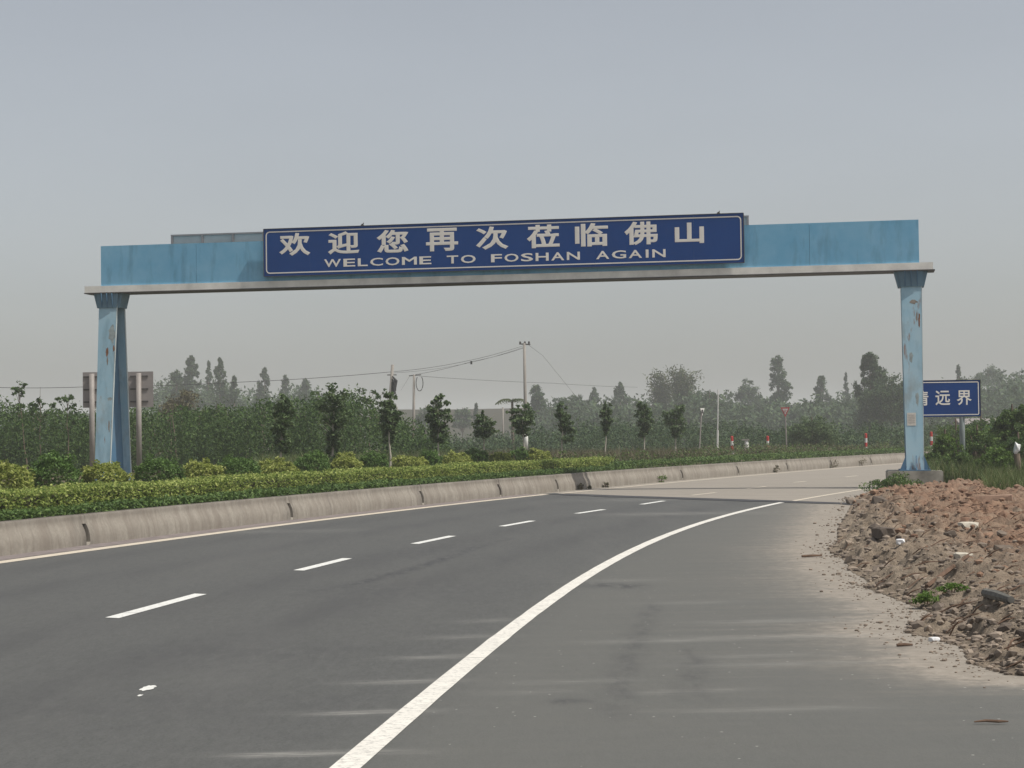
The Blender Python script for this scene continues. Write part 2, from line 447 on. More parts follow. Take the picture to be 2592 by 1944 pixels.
def resample(P, step):
    s = np.r_[0, np.cumsum(np.linalg.norm(np.diff(P, axis=0), axis=1))]
    t = np.arange(0, s[-1], step)
    return np.stack([np.interp(t, s, P[:, 0]), np.interp(t, s, P[:, 1])], 1), t
def smooth(P, n):
    k = np.ones(2 * n + 1) / (2 * n + 1)
    Q = np.stack([np.convolve(np.pad(P[:, i], n, mode='reflect', reflect_type='odd'), k, 'valid') for i in range(2)], 1)
    return Q
LINE_L = smooth(resample(LINE_L, 0.4)[0], 6)
LINE_R = smooth(resample(LINE_R, 0.4)[0], 2)
def normals(P):                           # unit vector to the left of travel
    d = np.gradient(P, axis=0); d /= np.linalg.norm(d, axis=1)[:, None]
    return np.stack([-d[:, 1], d[:, 0]], 1)
NL, NR = normals(LINE_L), normals(LINE_R)
SL = np.r_[0, np.cumsum(np.linalg.norm(np.diff(LINE_L, axis=0), axis=1))]
def left_off(s, off):                     # point at arc length s, off metres to the left of the left line
    x = np.interp(s, SL, LINE_L[:, 0]); y = np.interp(s, SL, LINE_L[:, 1])
    nx = np.interp(s, SL, NL[:, 0]); ny = np.interp(s, SL, NL[:, 1])
    return np.stack([x + nx * off, y + ny * off], -1)
def s_of_px(px, off, py=1150):            # arc length where the sight line through column px meets the offset curve
    d = ray(px, py); s = np.arange(0, SL[-1], 0.05); q = left_off(s, off)
    cr = q[:, 0] * d.y - q[:, 1] * d.x
    ok = q[:, 1] > 5
    return float(s[ok][np.argmin(np.abs(cr[ok]) / q[ok][:, 1])])
def near_s(x, y):
    return float(SL[np.argmin((LINE_L[:, 0] - x) ** 2 + (LINE_L[:, 1] - y) ** 2)])

def strip(name, P, N, o0, o1, z, mat, parent=None, cols=2):
    offs = np.linspace(o0, o1, cols)
    V = np.stack([np.c_[P + N * o, np.full(len(P), z)] for o in offs], 1).reshape(-1, 3)
    return link(name, np_mesh(name, V, grid_faces(len(P), cols)[:, ::-1], mat), parent)

# ------------------------------------------------------------------ ground and roads
g = MB().add([(-900, -60, -0.06), (900, -60, -0.06), (900, 1500, -0.06), (-900, 1500, -0.06)], [(0, 1, 2, 3)]).obj('ground', M['ground'])
structure(g, 'open brown-green ground around the road')

def yl(x): return np.interp(x, LINE_L[:, 0], LINE_L[:, 1])
seam = np.array([on_z(1405, 1250.5)[:2], on_z(1560, 1256.5)[:2], on_z(1728, 1261.8)[:2], on_z(1940, 1268.5)[:2], on_z(2157, 1276)[:2]])
seam = np.vstack([seam, seam[-1] + (seam[-1] - seam[-2]) * 1.2])
def yseam(x): return np.interp(x, seam[:, 0], seam[:, 1], left=999)

# heap outline on the ground
HEAP_PX = [(2225, 1252), (2161, 1264), (2142, 1303), (2118, 1342), (2118, 1373), (2093, 1397), (2138, 1424), (2150, 1451), (2193, 1475), (2192, 1494), (2259, 1520), (2326, 1547), (2362, 1560), (2315, 1583), (2283, 1606), (2350, 1622), (2431, 1645), (2447, 1686), (2548, 1717)]
HEAP = [on_z(*q) for q in HEAP_PX]
HEAP = np.array([(v.x, v.y) for v in HEAP] + [(4.3, 11.6), (7.0, 11.8), (10.5, 16), (13, 28), (15, 45), (13.5, 50.5), (11.5, 50.6)])
def seg_dist(x, y, poly):
    a = poly; b = np.roll(poly, -1, axis=0)
    d = np.full(x.shape, 1e9)
    for (ax, ay), (bx, by) in zip(a, b):
        t = np.clip(((x - ax) * (bx - ax) + (y - ay) * (by - ay)) / ((bx - ax) ** 2 + (by - ay) ** 2), 0, 1)
        d = np.minimum(d, np.hypot(x - ax - t * (bx - ax), y - ay - t * (by - ay)))
    return d
def inside(x, y, poly):
    r = np.zeros(x.shape, bool)
    for (ax, ay), (bx, by) in zip(poly, np.roll(poly, -1, axis=0)):
        r ^= ((ay > y) != (by > y)) & (x < (bx - ax) * (y - ay) / (by - ay + 1e-12) + ax)
    return r

# concrete carriageway (continues under the overlay)
croad = strip('concrete_road', LINE_L, NL, 0.75, -16.0, 0.0, M['croad'], None, 12)
structure(croad, 'pale concrete road running on beyond the asphalt')
# asphalt overlay, 2 cm thick, as a grid with wear attributes
nc, nr = 230, 330
X = np.linspace(-15, 13, nc)
ymax = np.minimum(yseam(X), yl(X) + 0.65)
q = np.linspace(0, 1, nr)[:, None]
Y = 1.0 / (1 / 5.0 * (1 - q) + q / ymax[None, :])
XX = np.broadcast_to(X, Y.shape)
V = np.stack([XX, Y, np.full_like(Y, 0.02)], -1).reshape(-1, 3)
am = np_mesh('asphalt_road', V, grid_faces(nr, nc), M['asphalt'])
x, y = V[:, 0], V[:, 1]
xr = np.interp(y, LINE_R[:, 1], LINE_R[:, 0])
attr(am, 'shoulder', np.clip((x - xr + 0.35) / 0.7, 0, 1))
hd = seg_dist(x, y, HEAP); hi = inside(x, y, HEAP)
dd = np.where(hi, 0, hd)
reach = np.clip(0.4 + 0.016 * y, 0.4, 1.35)
dust = np.exp(-(dd / reach) ** 1.5) * 1.1 + 0.38 * np.exp(-dd / 1.5) * (0.3 + 0.9 * fbm(x * 0.5, y * 1.3, 5))
dust = np.where(x > xr + 0.1, dust, dust * 0.3) + 0.035 * (x > xr) + 0.22 * np.exp(-(np.abs(np.interp(y, LINE_L[:, 1], LINE_L[:, 0], left=-99) - x) / 0.22) ** 2)
attr(am, 'dust', np.clip(dust, 0, 1.15))
xl_ = np.interp(y, LINE_L[:, 1], LINE_L[:, 0])
lat = (x - xl_) * 0.93
track = sum(np.exp(-((lat - c0) / 0.38) ** 2) for c0 in (0.95, 2.55, 4.75, 6.35)) * (x < xr - 0.2)
attr(am, 'track', np.clip(track, 0, 1))
stain = np.zeros(len(x))
def blot(px, py, rx, ry, ang=0, k=1.0):
    global stain
    c = on_z(px, py); ca, sa = math.cos(ang), math.sin(ang)
    u = (x - c.x) * ca + (y - c.y) * sa; v = -(x - c.x) * sa + (y - c.y) * ca
    stain = np.maximum(stain, k * np.exp(-(u / rx) ** 2 - (v / ry) ** 2))
for (a, b) in (((1655, 1545), (1600, 1640)), ((1600, 1640), (1575, 1720)), ((1575, 1720), (1560, 1800)), ((1760, 1665), (1752, 1760))):
    for k in range(6):
        t = k / 5
        blot(a[0] + (b[0] - a[0]) * t, a[1] + (b[1] - a[1]) * t, 0.07, 0.5, 0, 0.5)
blot(1525, 1485, 0.22, 0.35, 0, 0.8); blot(1588, 1488, 0.18, 0.4, 0, 0.8); blot(1433, 1784, 0.12, 0.12, 0, 0.7)
blot(600, 1660, 1.2, 0.8, 0, 0.3); blot(400, 1800, 1.5, 0.8, 0, 0.25); blot(1000, 1500, 1.2, 1.5, 0, 0.25); blot(1060, 1400, 0.7, 3.0, -0.3, 0.3)
crk = [(790, 1505), (870, 1490), (950, 1470), (1020, 1452), (1090, 1430), (1160, 1405), (1230, 1382), (1290, 1366)]
for a, b, kk in zip(crk[:-1], crk[1:], (0.5, 0.9, 1.0, 0.9, 0.85, 0.7, 0.45)):
    for k in range(5):
        t = k / 5
        blot(a[0] + (b[0] - a[0]) * t, a[1] + (b[1] - a[1]) * t + random.uniform(-1.5, 1.5), 0.09, 0.5, -0.25, kk * random.uniform(0.8, 1.25))
attr(am, 'stain', stain)
lime = np.zeros(len(x))
for px, py, L, k in ((790, 1907, 0.42, 0.95), (930, 1803, 0.38, 0.75), (1030, 1725, 0.36, 0.6), (1112, 1663, 0.35, 0.5), (1180, 1612, 0.32, 0.4), (1240, 1571, 0.3, 0.35),
                     (1640, 1622, 0.5, 0.5), (1740, 1620, 0.5, 0.55), (1560, 1470, 0.5, 0.35), (1960, 1572, 0.6, 0.6), (1450, 1725, 0.4, 0.35), (1760, 1525, 0.5, 0.35),
                     (1960, 1795, 0.6, 0.5), (1340, 1752, 0.3, 0.3), (1815, 1747, 0.25, 0.35), (1670, 1752, 0.2, 0.4), (1720, 1300, 1.6, 0.45), (1640, 1265, 2, .3), (700, 1345, 1.4, 0.3), (2050, 1610, 0.9, 0.6), (2000, 1680, 0.7, 0.45), (1900, 1660, .5, .35)):
    c = on_z(px, py, 0.02)
    wy = 0.045 * c.y / 10 * (1 + 0.06 * c.y)
    u = (x - c.x) / L; v = (y - c.y - 0.03 * np.sin(u * 2.3)) / wy
    lime = np.maximum(lime, k * (0.95 if c.x < np.interp(c.y, LINE_R[:, 1], LINE_R[:, 0]) else 0.7) * np.exp(-np.abs(u) ** 2.2 - v * v))
attr(am, 'lime', lime)
road = structure(link('asphalt_road', am), 'dark asphalt road curving to the right')

def poly_strip(name, pts, wid, z, mat, parent):
    P = np.array(pts, float); N = normals(P)
    wv = np.broadcast_to(wid, (len(P),))
    V = np.stack([np.c_[P + N * wv[:, None] / 2, np.full(len(P), z)], np.c_[P - N * wv[:, None] / 2, np.full(len(P), z)]], 1).reshape(-1, 3)
    return link(name, np_mesh(name, V, grid_faces(len(P), 2)[:, ::-1], mat), parent)
i0 = int(np.argmin(np.abs(LINE_L[:, 1] - yl(seam[0, 0])))) - 1
strip('gutter_strip', LINE_L[:i0], NL[:i0], 0.16, 0.64, 0.0245, plain('gutter_concrete', (0.20, 0.172, 0.165), 0.9, 0.2, 0.25, 5), road)
poly_strip('edge_line', LINE_L[:i0], 0.26, 0.024, M['white_old'], road)
poly_strip('edge_line', LINE_L[i0 + 2:], 0.17, 0.004, M['white_old'], croad)
ir = int(np.argmin(np.abs(LINE_R[:, 1] - np.interp(LINE_R[:, 0], seam[:, 0], seam[:, 1]))))
wid = 0.15 + 0.012 * np.sin(np.arange(len(LINE_R)) * 1.9) * (rng.random(len(LINE_R)) - 0.2)
poly_strip('edge_line', LINE_R[:ir], wid[:ir], 0.024, M['white'], road)['label'] = 'bright cream edge line beside the shoulder'
poly_strip('edge_line', LINE_R[ir + 1:], 0.13, 0.004, M['white_old'], croad)
DASH = [[(283.2, 1563.6), (507.8, 1503)], [(755.8, 1443.6), (879, 1413)], [(1049.5, 1376.1), (1145.2, 1356.2)], [(1270.2, 1332), (1348.3, 1318)], [(1459.7, 1299.6), (1528, 1289.4)], [(1623.7, 1276.5), (1680.4, 1267.6)]]
for a, b in DASH:
    A, B = on_z(*a, 0.024), on_z(*b, 0.024)
    d = (B - A); n = Vector((-d.y, d.x, 0)).normalized() * 0.075
    sk = d.normalized() * 0.03
    MB().add([A + n + sk, A - n - sk, B - n - sk, B + n + sk], [(0, 1, 2, 3)]).obj('lane_dash', M['white_dash'], road)
for a, b in [((1751, 1253.5), (1812, 1246.5)), ((1892, 1237), (1939, 1231)), ((2010, 1221), (2040, 1218)), ((2140, 1207), (2170, 1204))]:
    A, B = on_z(*a, 0.004), on_z(*b, 0.004)
    d = (B - A); n = Vector((-d.y, d.x, 0)).normalized() * 0.06
    MB().add([A + n, A - n, B - n, B + n], [(0, 1, 2, 3)]).obj('lane_dash', M['white_old'], croad)
# dark band along the joint with the concrete
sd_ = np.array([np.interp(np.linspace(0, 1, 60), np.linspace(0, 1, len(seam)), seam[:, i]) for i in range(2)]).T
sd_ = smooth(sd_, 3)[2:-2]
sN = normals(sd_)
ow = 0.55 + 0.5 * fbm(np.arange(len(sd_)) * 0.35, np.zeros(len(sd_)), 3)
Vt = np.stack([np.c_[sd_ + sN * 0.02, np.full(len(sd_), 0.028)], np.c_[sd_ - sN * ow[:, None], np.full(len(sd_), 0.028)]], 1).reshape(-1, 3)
link('dark_joint', np_mesh('dark_joint', Vt, grid_faces(len(sd_), 2), M['dark_band']), road)
def splat(px, py, rx, ry, seed):
    c = on_z(px, py, 0.024); n = 18
    vs = [c + Vector((rx * math.cos(t) * (0.75 + 0.5 * random.random()), ry * math.sin(t) * (0.75 + 0.5 * random.random()), 0)) for t in (2 * math.pi * k / n for k in range(n))]
    MB().add(vs, [tuple(range(n))]).obj('paint_splash', M['white_dash'], road)
splat(375, 1741, 0.045, 0.13, 1); splat(354, 1760, 0.018, 0.04, 2)

# raised planted strip on the left
smax = SL[-1] - 2
ss = np.arange(0, smax, 0.8)
offs = np.array([0.93, 1.3, 2, 3, 4, 6, 9, 13, 20, 32, 50, 90])
zz = np.array([0.40, 0.40, .42, .42, .42, .42, .40, .36, .3, .3, .3, .3])
V = np.stack([np.c_[left_off(ss, o), np.full(len(ss), z_) + 0.06 * (fbm(ss * 0.7, np.full(len(ss), o)) - 0.5)] for o, z_ in zip(offs, zz)], 1).reshape(-1, 3)
med = structure(link('planted_verge', np_mesh('planted_verge', V, grid_faces(len(ss), len(offs))[:, ::-1], M['soil'])), 'raised brown soil of the planted strip behind the low wall')

# ------------------------------------------------------------------ low concrete wall with drain slots
bar = thing('concrete_barrier', 'low weathered concrete wall with curved face along the left road edge', 'barrier')
PROF = [(0.62, 0.0), (0.621, 0.07), (0.624, 0.14), (0.633, 0.20), (0.648, 0.25), (0.671, 0.30), (0.694, 0.345), (0.708, 0.39), (0.714, 0.43), (0.717, 0.465), (0.73, 0.486), (0.755, 0.492), (0.93, 0.49), (0.93, 0.0)]
def barrier_seg(name, s0, s1, prof, mat, arc0=0.0):
    s = np.linspace(s0, s1, max(2, int((s1 - s0) / 0.5) + 1))
    V = np.stack([np.c_[left_off(s, d), np.full(len(s), z)] for d, z in prof], 1).reshape(-1, 3)
    F = grid_faces(len(s), len(prof))
    m = bpy.data.meshes.new(name)
    k = len(prof); fs = [tuple(f) for f in F] + [tuple(range(k)), tuple(len(V) - 1 - i for i in range(k))]
    m.from_pydata([tuple(v) for v in V], [], fs)
    arc = np.r_[0, np.cumsum([math.hypot(prof[i + 1][0] - prof[i][0], prof[i + 1][1] - prof[i][1]) for i in range(k - 1)])]
    uvv = np.stack([np.repeat(s, k), np.tile(arc + arc0, len(s))], 1)
    u = m.uv_layers.new(name='UVMap')
    li = np.zeros(len(m.loops), np.int32); m.loops.foreach_get('vertex_index', li)
    u.data.foreach_set('uv', uvv[li].astype(np.float32).ravel())
    m.materials.append(mat)
    m.polygons.foreach_set('use_smooth', [len(p_.vertices) == 4 for p_ in m.polygons])
    bm = bmesh.new(); bm.from_mesh(m); bmesh.ops.recalc_face_normals(bm, faces=bm.faces); bm.to_mesh(m); bm.free()
    return link(name, m, bar)
slots = [near_s(*on_z(px, py)[:2]) for px, py in ((183.6, 1385), (707, 1320), (1075, 1280), (1281, 1260), (1424.5, 1245), (1710, 1215))]
slots = [slots[0] - 17, slots[0] - 8.6] + slots + [slots[-1] + 7 * k for k in range(1, 6)]
slots = [s for s in slots if 0.5 < s < smax - 1]
edges = [0.0] + slots + [smax - 0.2]
GAP = 0.13
INSET = [(0.69, 0.03), (0.71, 0.20), (0.74, 0.30), (0.78, 0.349), (0.92, 0.349), (0.92, 0.03)]
CAPP = [(0.697, 0.35), (0.709, 0.39), (0.715, 0.43), (0.718, 0.464), (0.731, 0.484), (0.756, 0.490), (0.928, 0.488), (0.928, 0.35)]
FOOTP = [(0.6215, 0.0), (0.6225, 0.07), (0.71, 0.07), (0.71, 0.0)]
for i in range(len(edges) - 1):
    a = edges[i] + (GAP / 2 if i else 0); b = edges[i + 1] - (GAP / 2 if i < len(edges) - 2 else 0)
    barrier_seg('wall_segment', a, b, PROF, M['barrier'])
for s in slots:
    barrier_seg('drain_slot', s - GAP / 2 + 0.002, s + GAP / 2 - 0.002, INSET, M['joint'])
    barrier_seg('wall_cap', s - GAP / 2 + 0.001, s + GAP / 2 - 0.001, CAPP, M['barrier'], 0.37)
    barrier_seg('wall_foot', s - GAP / 2 + 0.001, s + GAP / 2 - 0.001, FOOTP, M['barrier'])

# ------------------------------------------------------------------ foliage machinery
def rand_unit(n):
    v = rng.normal(size=(n, 3)); return v / np.linalg.norm(v, axis=1)[:, None]
def leaves(cent, size, aspect=0.5, up=0.3, droop=0.0, nz=0.55):
    """rhombus leaves: cent Nx3, size N -> V, F; their faces lean to the sky"""
    n = len(cent)
    c = rand_unit(n) + np.array([0.1, 0, nz]); c /= np.linalg.norm(c, axis=1)[:, None] + 1e-9
    a = rand_unit(n); a[:, 2] += up - droop
    a -= c * (a * c).sum(1)[:, None]; a /= np.linalg.norm(a, axis=1)[:, None] + 1e-9
    b = np.cross(c, a)
    L = (np.asarray(size) * (0.7 + 0.6 * rng.random(n)))[:, None]
    V = np.stack([cent - a * L * 0.5, cent + b * L * aspect * 0.5 + c * L * 0.08, cent + a * L * 0.5, cent - b * L * aspect * 0.5 + c * L * 0.08], 1).reshape(-1, 3)
    return V, np.arange(4 * n).reshape(n, 4)
def leaf_obj(name, cent, size, mat, parent=None, **kw):
    V, F = leaves(np.asarray(cent, float), np.broadcast_to(size, (len(cent),)), **kw)
    return link(name, np_mesh(name, V, F, mat), parent)
def blob_points(n, c, r, shell=0.5, floor=None):
    """points in an ellipsoid, denser towards its surface"""
    u = rand_unit(n); t = rng.random(n) ** (1 / 3)
    t = shell + (1 - shell) * t if shell < 1 else t
    return np.asarray(c) + u * t[:, None] * np.asarray(r)
def clumped(n, c, r, k=12, cr=0.35, shell=0.55):
    """leaf positions gathered in k sub-clumps spread over an ellipsoid, leaving gaps"""
    cc = blob_points(k, (0, 0, 0), (1, 1, 1), shell)
    idx = rng.integers(0, k, n)
    rad = cr * (0.6 + 0.8 * rng.random(k))[idx]
    p = cc[idx] + rand_unit(n) * (rad * rng.random(n) ** 0.45)[:, None]
    return np.asarray(c) + p * np.asarray(r)
def trunk_mesh(mb, base, top, r0, r1, bend=0.05, n=6, k=5):
    b, t = Vector(base), Vector(top)
    h = (t - b).length
    pts = [b.lerp(t, i / k) + Vector((random.uniform(-1, 1), random.uniform(-1, 1), 0)) * bend * h * (0.3 if 0 < i < k else 0) for i in range(k + 1)]
    mb.tube(pts, [r0 + (r1 - r0) * i / k for i in range(k + 1)], n)
    return pts

# clipped hedge and ground cover behind the wall
s_h = np.arange(0, smax - 3, 0.05)
def band(n, o0, o1, z0, z1, s0, s1, top=0.6):
    s = s0 + (s1 - s0) * rng.random(n)
    wob = 0.10 * (fbm(s * 1.3, s * 0, 4) - 0.5) * 2
    face = rng.random(n)
    o = o0 + (o1 - o0) * rng.random(n)
    z = z0 + (z1 - z0) * rng.random(n)
    ft = face < top
    z = np.where(ft, z1 + rng.normal(0, 0.025, n), z)
    o = np.where(~ft, o0 + np.abs(rng.normal(0, 0.05, n)), o)
    z = z0 + (z - z0) * (1 + wob * 1.2 + 0.12 * (fbm(s * 5, o * 5, 9) - 0.5))
    return np.c_[left_off(s, 0) + (left_off(s, 1.0) - left_off(s, 0)) * (o + wob * 0.5)[:, None], z], s
hedge = thing('clipped_hedge', 'long clipped yellow-green hedge running along behind the low wall', 'hedge')
sA = s_of_px(-60, 2.0); s1281 = s_of_px(1420, 2.0)
p, s = band(70000, 1.55, 2.35, 0.44, 0.84, sA - 6, s1281 + 4)
core = MB()
sc_ = np.arange(sA - 7, s1281 + 4, 0.5); 
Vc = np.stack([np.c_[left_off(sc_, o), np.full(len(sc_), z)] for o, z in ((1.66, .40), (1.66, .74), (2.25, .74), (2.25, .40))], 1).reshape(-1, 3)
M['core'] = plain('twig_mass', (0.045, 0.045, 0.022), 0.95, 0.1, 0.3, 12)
keep = rng.random(len(p)) < np.where(fbm(s * 0.9, s * 0, 21) < 0.34, 0.55, 1.0)
leaf_obj('foliage', p[keep], 0.062, M['l_hedge'], hedge, aspect=0.5, up=0.5, nz=1.1)
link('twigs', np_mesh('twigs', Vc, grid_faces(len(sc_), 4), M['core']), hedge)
p, s = band(42000, 0.90, 1.62, 0.38, 0.56, sA - 6, s1281 + 4, 0.7)
p[:, 2] += 0.10 * (fbm(p[:, 0] * 2, p[:, 1] * 2, 31) - 0.45)
tag(leaf_obj('ground_cover', p, 0.07, M['l_cover'], None, aspect=0.55, up=0.5, nz=1.0), 'low dark green creeping plants between hedge and wall top', 'ground cover', None, 'stuff')
# further along the hedge gives way to a low green strip
sB = smax - 4
p, s = band(52000, 0.92, 2.5, 0.38, 0.66, s1281 + 3, sB, 0.75)
tag(leaf_obj('ground_cover', p, 0.10, M['l_cover'], None, aspect=0.5, up=0.6, nz=1.0), 'low bright green strip along the far stretch of the wall', 'ground cover', None, 'stuff')

# clipped round shrubs, golden and green in turn  (display px: centre x, top y, width)
SHRUBS = [('y', 18, 1003, 118, 'golden round shrub cut off by the left picture edge'),
 ('g', 117, 988, 108, 'loose dark green shrub between the leftmost golden shrub and the blue column'),
 ('y', 226, 1003, 108, 'golden round shrub standing right in front of the left blue column'),
 ('g', 340, 992, 108, 'green round shrub just right of the left blue column, by the sign post'),
 ('y', 437, 1001, 96, 'golden round shrub, first golden one right of the left blue column'),
 ('g', 514, 990, 90, 'dark green shrub left of the golden shrub under the leftmost young tree'),
 ('y', 598, 997, 95, 'golden round shrub below the leftmost young tree'),
 ('g', 676, 982, 80, 'green round shrub between the two leftmost young trees'),
 ('y', 746, 985, 74, 'golden shrub below the broad second young tree'),
 ('g', 808, 980, 68, 'dark green shrub left of the white trunk of the third young tree'),
 ('y', 884, 988, 82, 'wide low golden shrub between the third and fourth young trees'),
 ('g', 928, 978, 55, 'green shrub at the foot of the fourth young tree'),
 ('y', 985, 982, 70, 'golden shrub between the fourth and fifth young trees'),
 ('g', 1028, 974, 55, 'green shrub at the foot of the round-headed fifth young tree'),
 ('y', 1080, 983, 60, 'golden shrub between fifth young tree and the tall pole'),
 ('g', 1122, 973, 52, 'small green shrub below the tall pole'),
 ('y', 1160, 974, 58, 'rightmost golden shrub, just right of the tall pole')]
for i, (kd, cx, ty, wd, lab) in enumerate(SHRUBS):
    off = 3.1 + (0.5 if kd == 'g' else 0)
    s = s_of_px(cx * DSP, off); P0 = left_off(s, off)
    Yd = P0[1]; topz = at_y(cx * DSP, (ty - 3) * DSP, Yd).z
    rad = wd * DSP * Yd / FOC / 2
    hgt = topz - 0.42
    t = thing('round_shrub', lab, 'shrub', (P0[0], Yd, 0.42), 0, 'clipped shrubs behind the hedge')
    n = 4600
    pts = np.vstack([blob_points(n, (0, 0, hgt * 0.52), (rad * 0.92, rad * 0.92, hgt * 0.46), 0.86), clumped(n // 2, (0, 0, hgt * 0.55), (rad, rad, hgt * 0.5), 40, 0.2, 0.85)])
    pts = pts[pts[:, 2] > 0.04]
    # rise to uneven sprigs
    pts[:, 2] += 0.035 * (fbm(pts[:, 0] * 5 + i, pts[:, 1] * 5, i) - 0.4) * (pts[:, 2] > hgt * 0.6)
    leaf_obj('foliage', pts, 0.07 if kd == 'y' else 0.06, M['l_yellow'] if kd == 'y' else M['l_green'], t, aspect=0.45, up=0.5, nz=1.0)
    mb = MB()
    for k in range(7):
        a = random.uniform(0, 6.28)
        trunk_mesh(mb, (0.04 * math.cos(a), 0.04 * math.sin(a), -0.05), (rad * 0.6 * math.cos(a), rad * 0.6 * math.sin(a), hgt * 0.7), 0.018, 0.006, 0.08, 4, 3)
    mb.obj('stems', M['bark'], t)

# ------------------------------------------------------------------ young street trees in a row
YT = [(612, 860, 972, 50, 1002, 'leftmost young tree of the row, dark column of leaves beside the blue gantry'),
 (722, 846, 988, 74, 1000, 'broad dark young tree with wide crown, second from left in the row'),
 (840, 858, 950, 42, 995, 'slim young tree with whitewashed trunk right in front of the leaning pole'),
 (946, 860, 948, 56, 990, 'young tree with tufted crown standing right of the short pole'),
 (1048, 893, 945, 54, 985, 'small round-headed young tree with bare twigs on top'),
 (1129, 878, 938, 56, 985, 'young tree with wide crown in front of the tall pole'),
 (1218, 876, 950, 42, 982, 'crooked two-lobed young tree right of the tall pole'),
 (1311, 875, 936, 27, 978, 'thinnest young tree of the row on a pale trunk'),
 (1393, 872, 942, 34, 975, 'narrow dark young tree before the bamboo clump'),
 (1460, 880, 942, 48, 978, 'young tree at the right end of the row, with pale leaning trunk')]
for i, (cx, ty, by, wd, base, lab) in enumerate(YT):
    off = 5.6
    s = s_of_px(cx * DSP, off, 1130); P0 = left_off(s, off); Yd = float(P0[1])
    Yd = min(Yd, 92.0); 
    px = cx * DSP
    X0 = at_y(px, 1150, Yd).x
    zt = at_y(px, ty * DSP, Yd).z; zb = at_y(px, by * DSP, Yd).z
    rad = wd * DSP * Yd / FOC / 2
    t = thing('young_tree', lab, 'tree', (X0, Yd, 0.40), 0, 'young street trees in a row')
    hb, ht = zb - 0.40, zt - 0.40
    mb = MB()
    trunk_mesh(mb, (random.uniform(-.1, .1), 0, -0.1), (0, 0, ht * 0.92), 0.045, 0.012, 0.03, 6, 6)
    for k in range(9):
        zz_ = hb + (ht - hb) * random.uniform(0.05, 0.7); a = random.uniform(0, 6.28)
        trunk_mesh(mb, (0, 0, zz_), (rad * 0.8 * math.cos(a), rad * 0.8 * math.sin(a), zz_ + rad * 0.7), 0.014, 0.004, 0.05, 4, 3)
    mb.obj('trunk', M['bark_pale'], t)
    n = int(1300 + 1700 * rad * (ht - hb))
    pts = []
    nb = 7
    for k in range(nb):
        f = (k + 0.5) / nb
        wv = [0.6, 0.75, 0.9, 1.05, 1.1, 1.0, 0.7][k]
        if i == 6: wv = [0.7, 1.0, 0.9, 0.45, 0.75, 0.9, 0.6][k]
        if i == 4: wv = [0.6, .9, 1, 1, .9, .6, .12][k]
        if i == 1: wv = [0.42, 0.45, 0.55, 0.7, 1.0, 1.0, 0.8][k]
        if i == 0: wv = [0.55, 0.7, 0.9, 1.0, 1.0, 1.0, 0.7][k]
        dx = random.uniform(-.25, .25) * rad + (0.35 * rad if (i == 6 and k < 3) else 0)
        pts.append(clumped(n // nb, (dx, random.uniform(-.2, .2) * rad, hb + (ht - hb) * f), (rad * wv * 0.9, rad * wv * 0.9, (ht - hb) / nb * 1.1), 9, 0.42, 0.4))
    leaf_obj('crown', np.vstack(pts), 0.105, M['l_ficus'], t, aspect=0.6, up=0.1, nz=0.8)

# ------------------------------------------------------------------ thicket behind the verge on the left
prof = np.array([(-80, 862), (0, 866), (30, 876), (100, 888), (170, 892), (300, 886), (350, 882), (450, 885), (520, 880), (560, 868), (620, 862), (660, 866), (690, 856), (730, 852), (780, 860), (830, 866), (870, 905), (920, 915), (960, 945), (1000, 952)], float)
def top_of(px_d): return np.interp(px_d, prof[:, 0], prof[:, 1])
nb = 430
allp = []
for k in range(nb):
    pxd = random.uniform(-70, 960) if k % 4 else random.uniform(-70, 700)
    Yd = random.uniform(74, 96)
    zt = at_y(pxd * DSP, (top_of(pxd) + random.uniform(-4, 14)) * DSP, Yd).z
    zt *= random.choice((1.0, 1.0, 0.85, 0.65))
    zt = max(zt, 0.6)
    X0 = at_y(pxd * DSP, 1150, Yd).x
    rw = random.uniform(0.45, 0.95)
    allp.append(clumped(230, (X0, Yd, 0.3 + (zt - 0.3) * 0.5), (rw, rw, (zt - 0.3) * 0.52), 16, 0.33, 0.6))
# upright loose sprays breaking the outline
for k in range(120):
    pxd = random.uniform(-60, 880); Yd = random.uniform(72, 80)
    zt = at_y(pxd * DSP, (top_of(pxd) - random.uniform(-10, 8)) * DSP, Yd).z; X0 = at_y(pxd * DSP, 1150, Yd).x
    m_ = 60; tt = rng.random(m_) ** 0.6
    allp.append(np.c_[X0 + rng.normal(0, 0.12, m_) + (tt - .5) * random.uniform(-.5, .5), np.full(m_, Yd) + rng.normal(0, 0.1, m_), 0.5 + (zt - 0.5) * tt])
tag(leaf_obj('thicket', np.vstack(allp), 0.15, M['l_thicket'], None, aspect=0.45, up=0.35), 'dense green thicket of wild bushes behind the verge', 'thicket', None, 'stuff')
# dark mass of twigs within the thicket
mb = MB()
for k in range(110):
    pxd = random.uniform(-70, 900); Yd = random.uniform(84, 98)
    zt = max(0.7, at_y(pxd * DSP, (top_of(pxd) + 14) * DSP, Yd).z); X0 = at_y(pxd * DSP, 1150, Yd).x
    trunk_mesh(mb, (X0, Yd, 0.2), (X0 + random.uniform(-.5, .5), Yd, zt), 0.05, 0.015, 0.1, 4, 3)
o = mb.obj('thicket_stems', M['bark']); tag(o, 'bare stems and twigs inside the dense thicket', 'thicket', None, 'stuff')

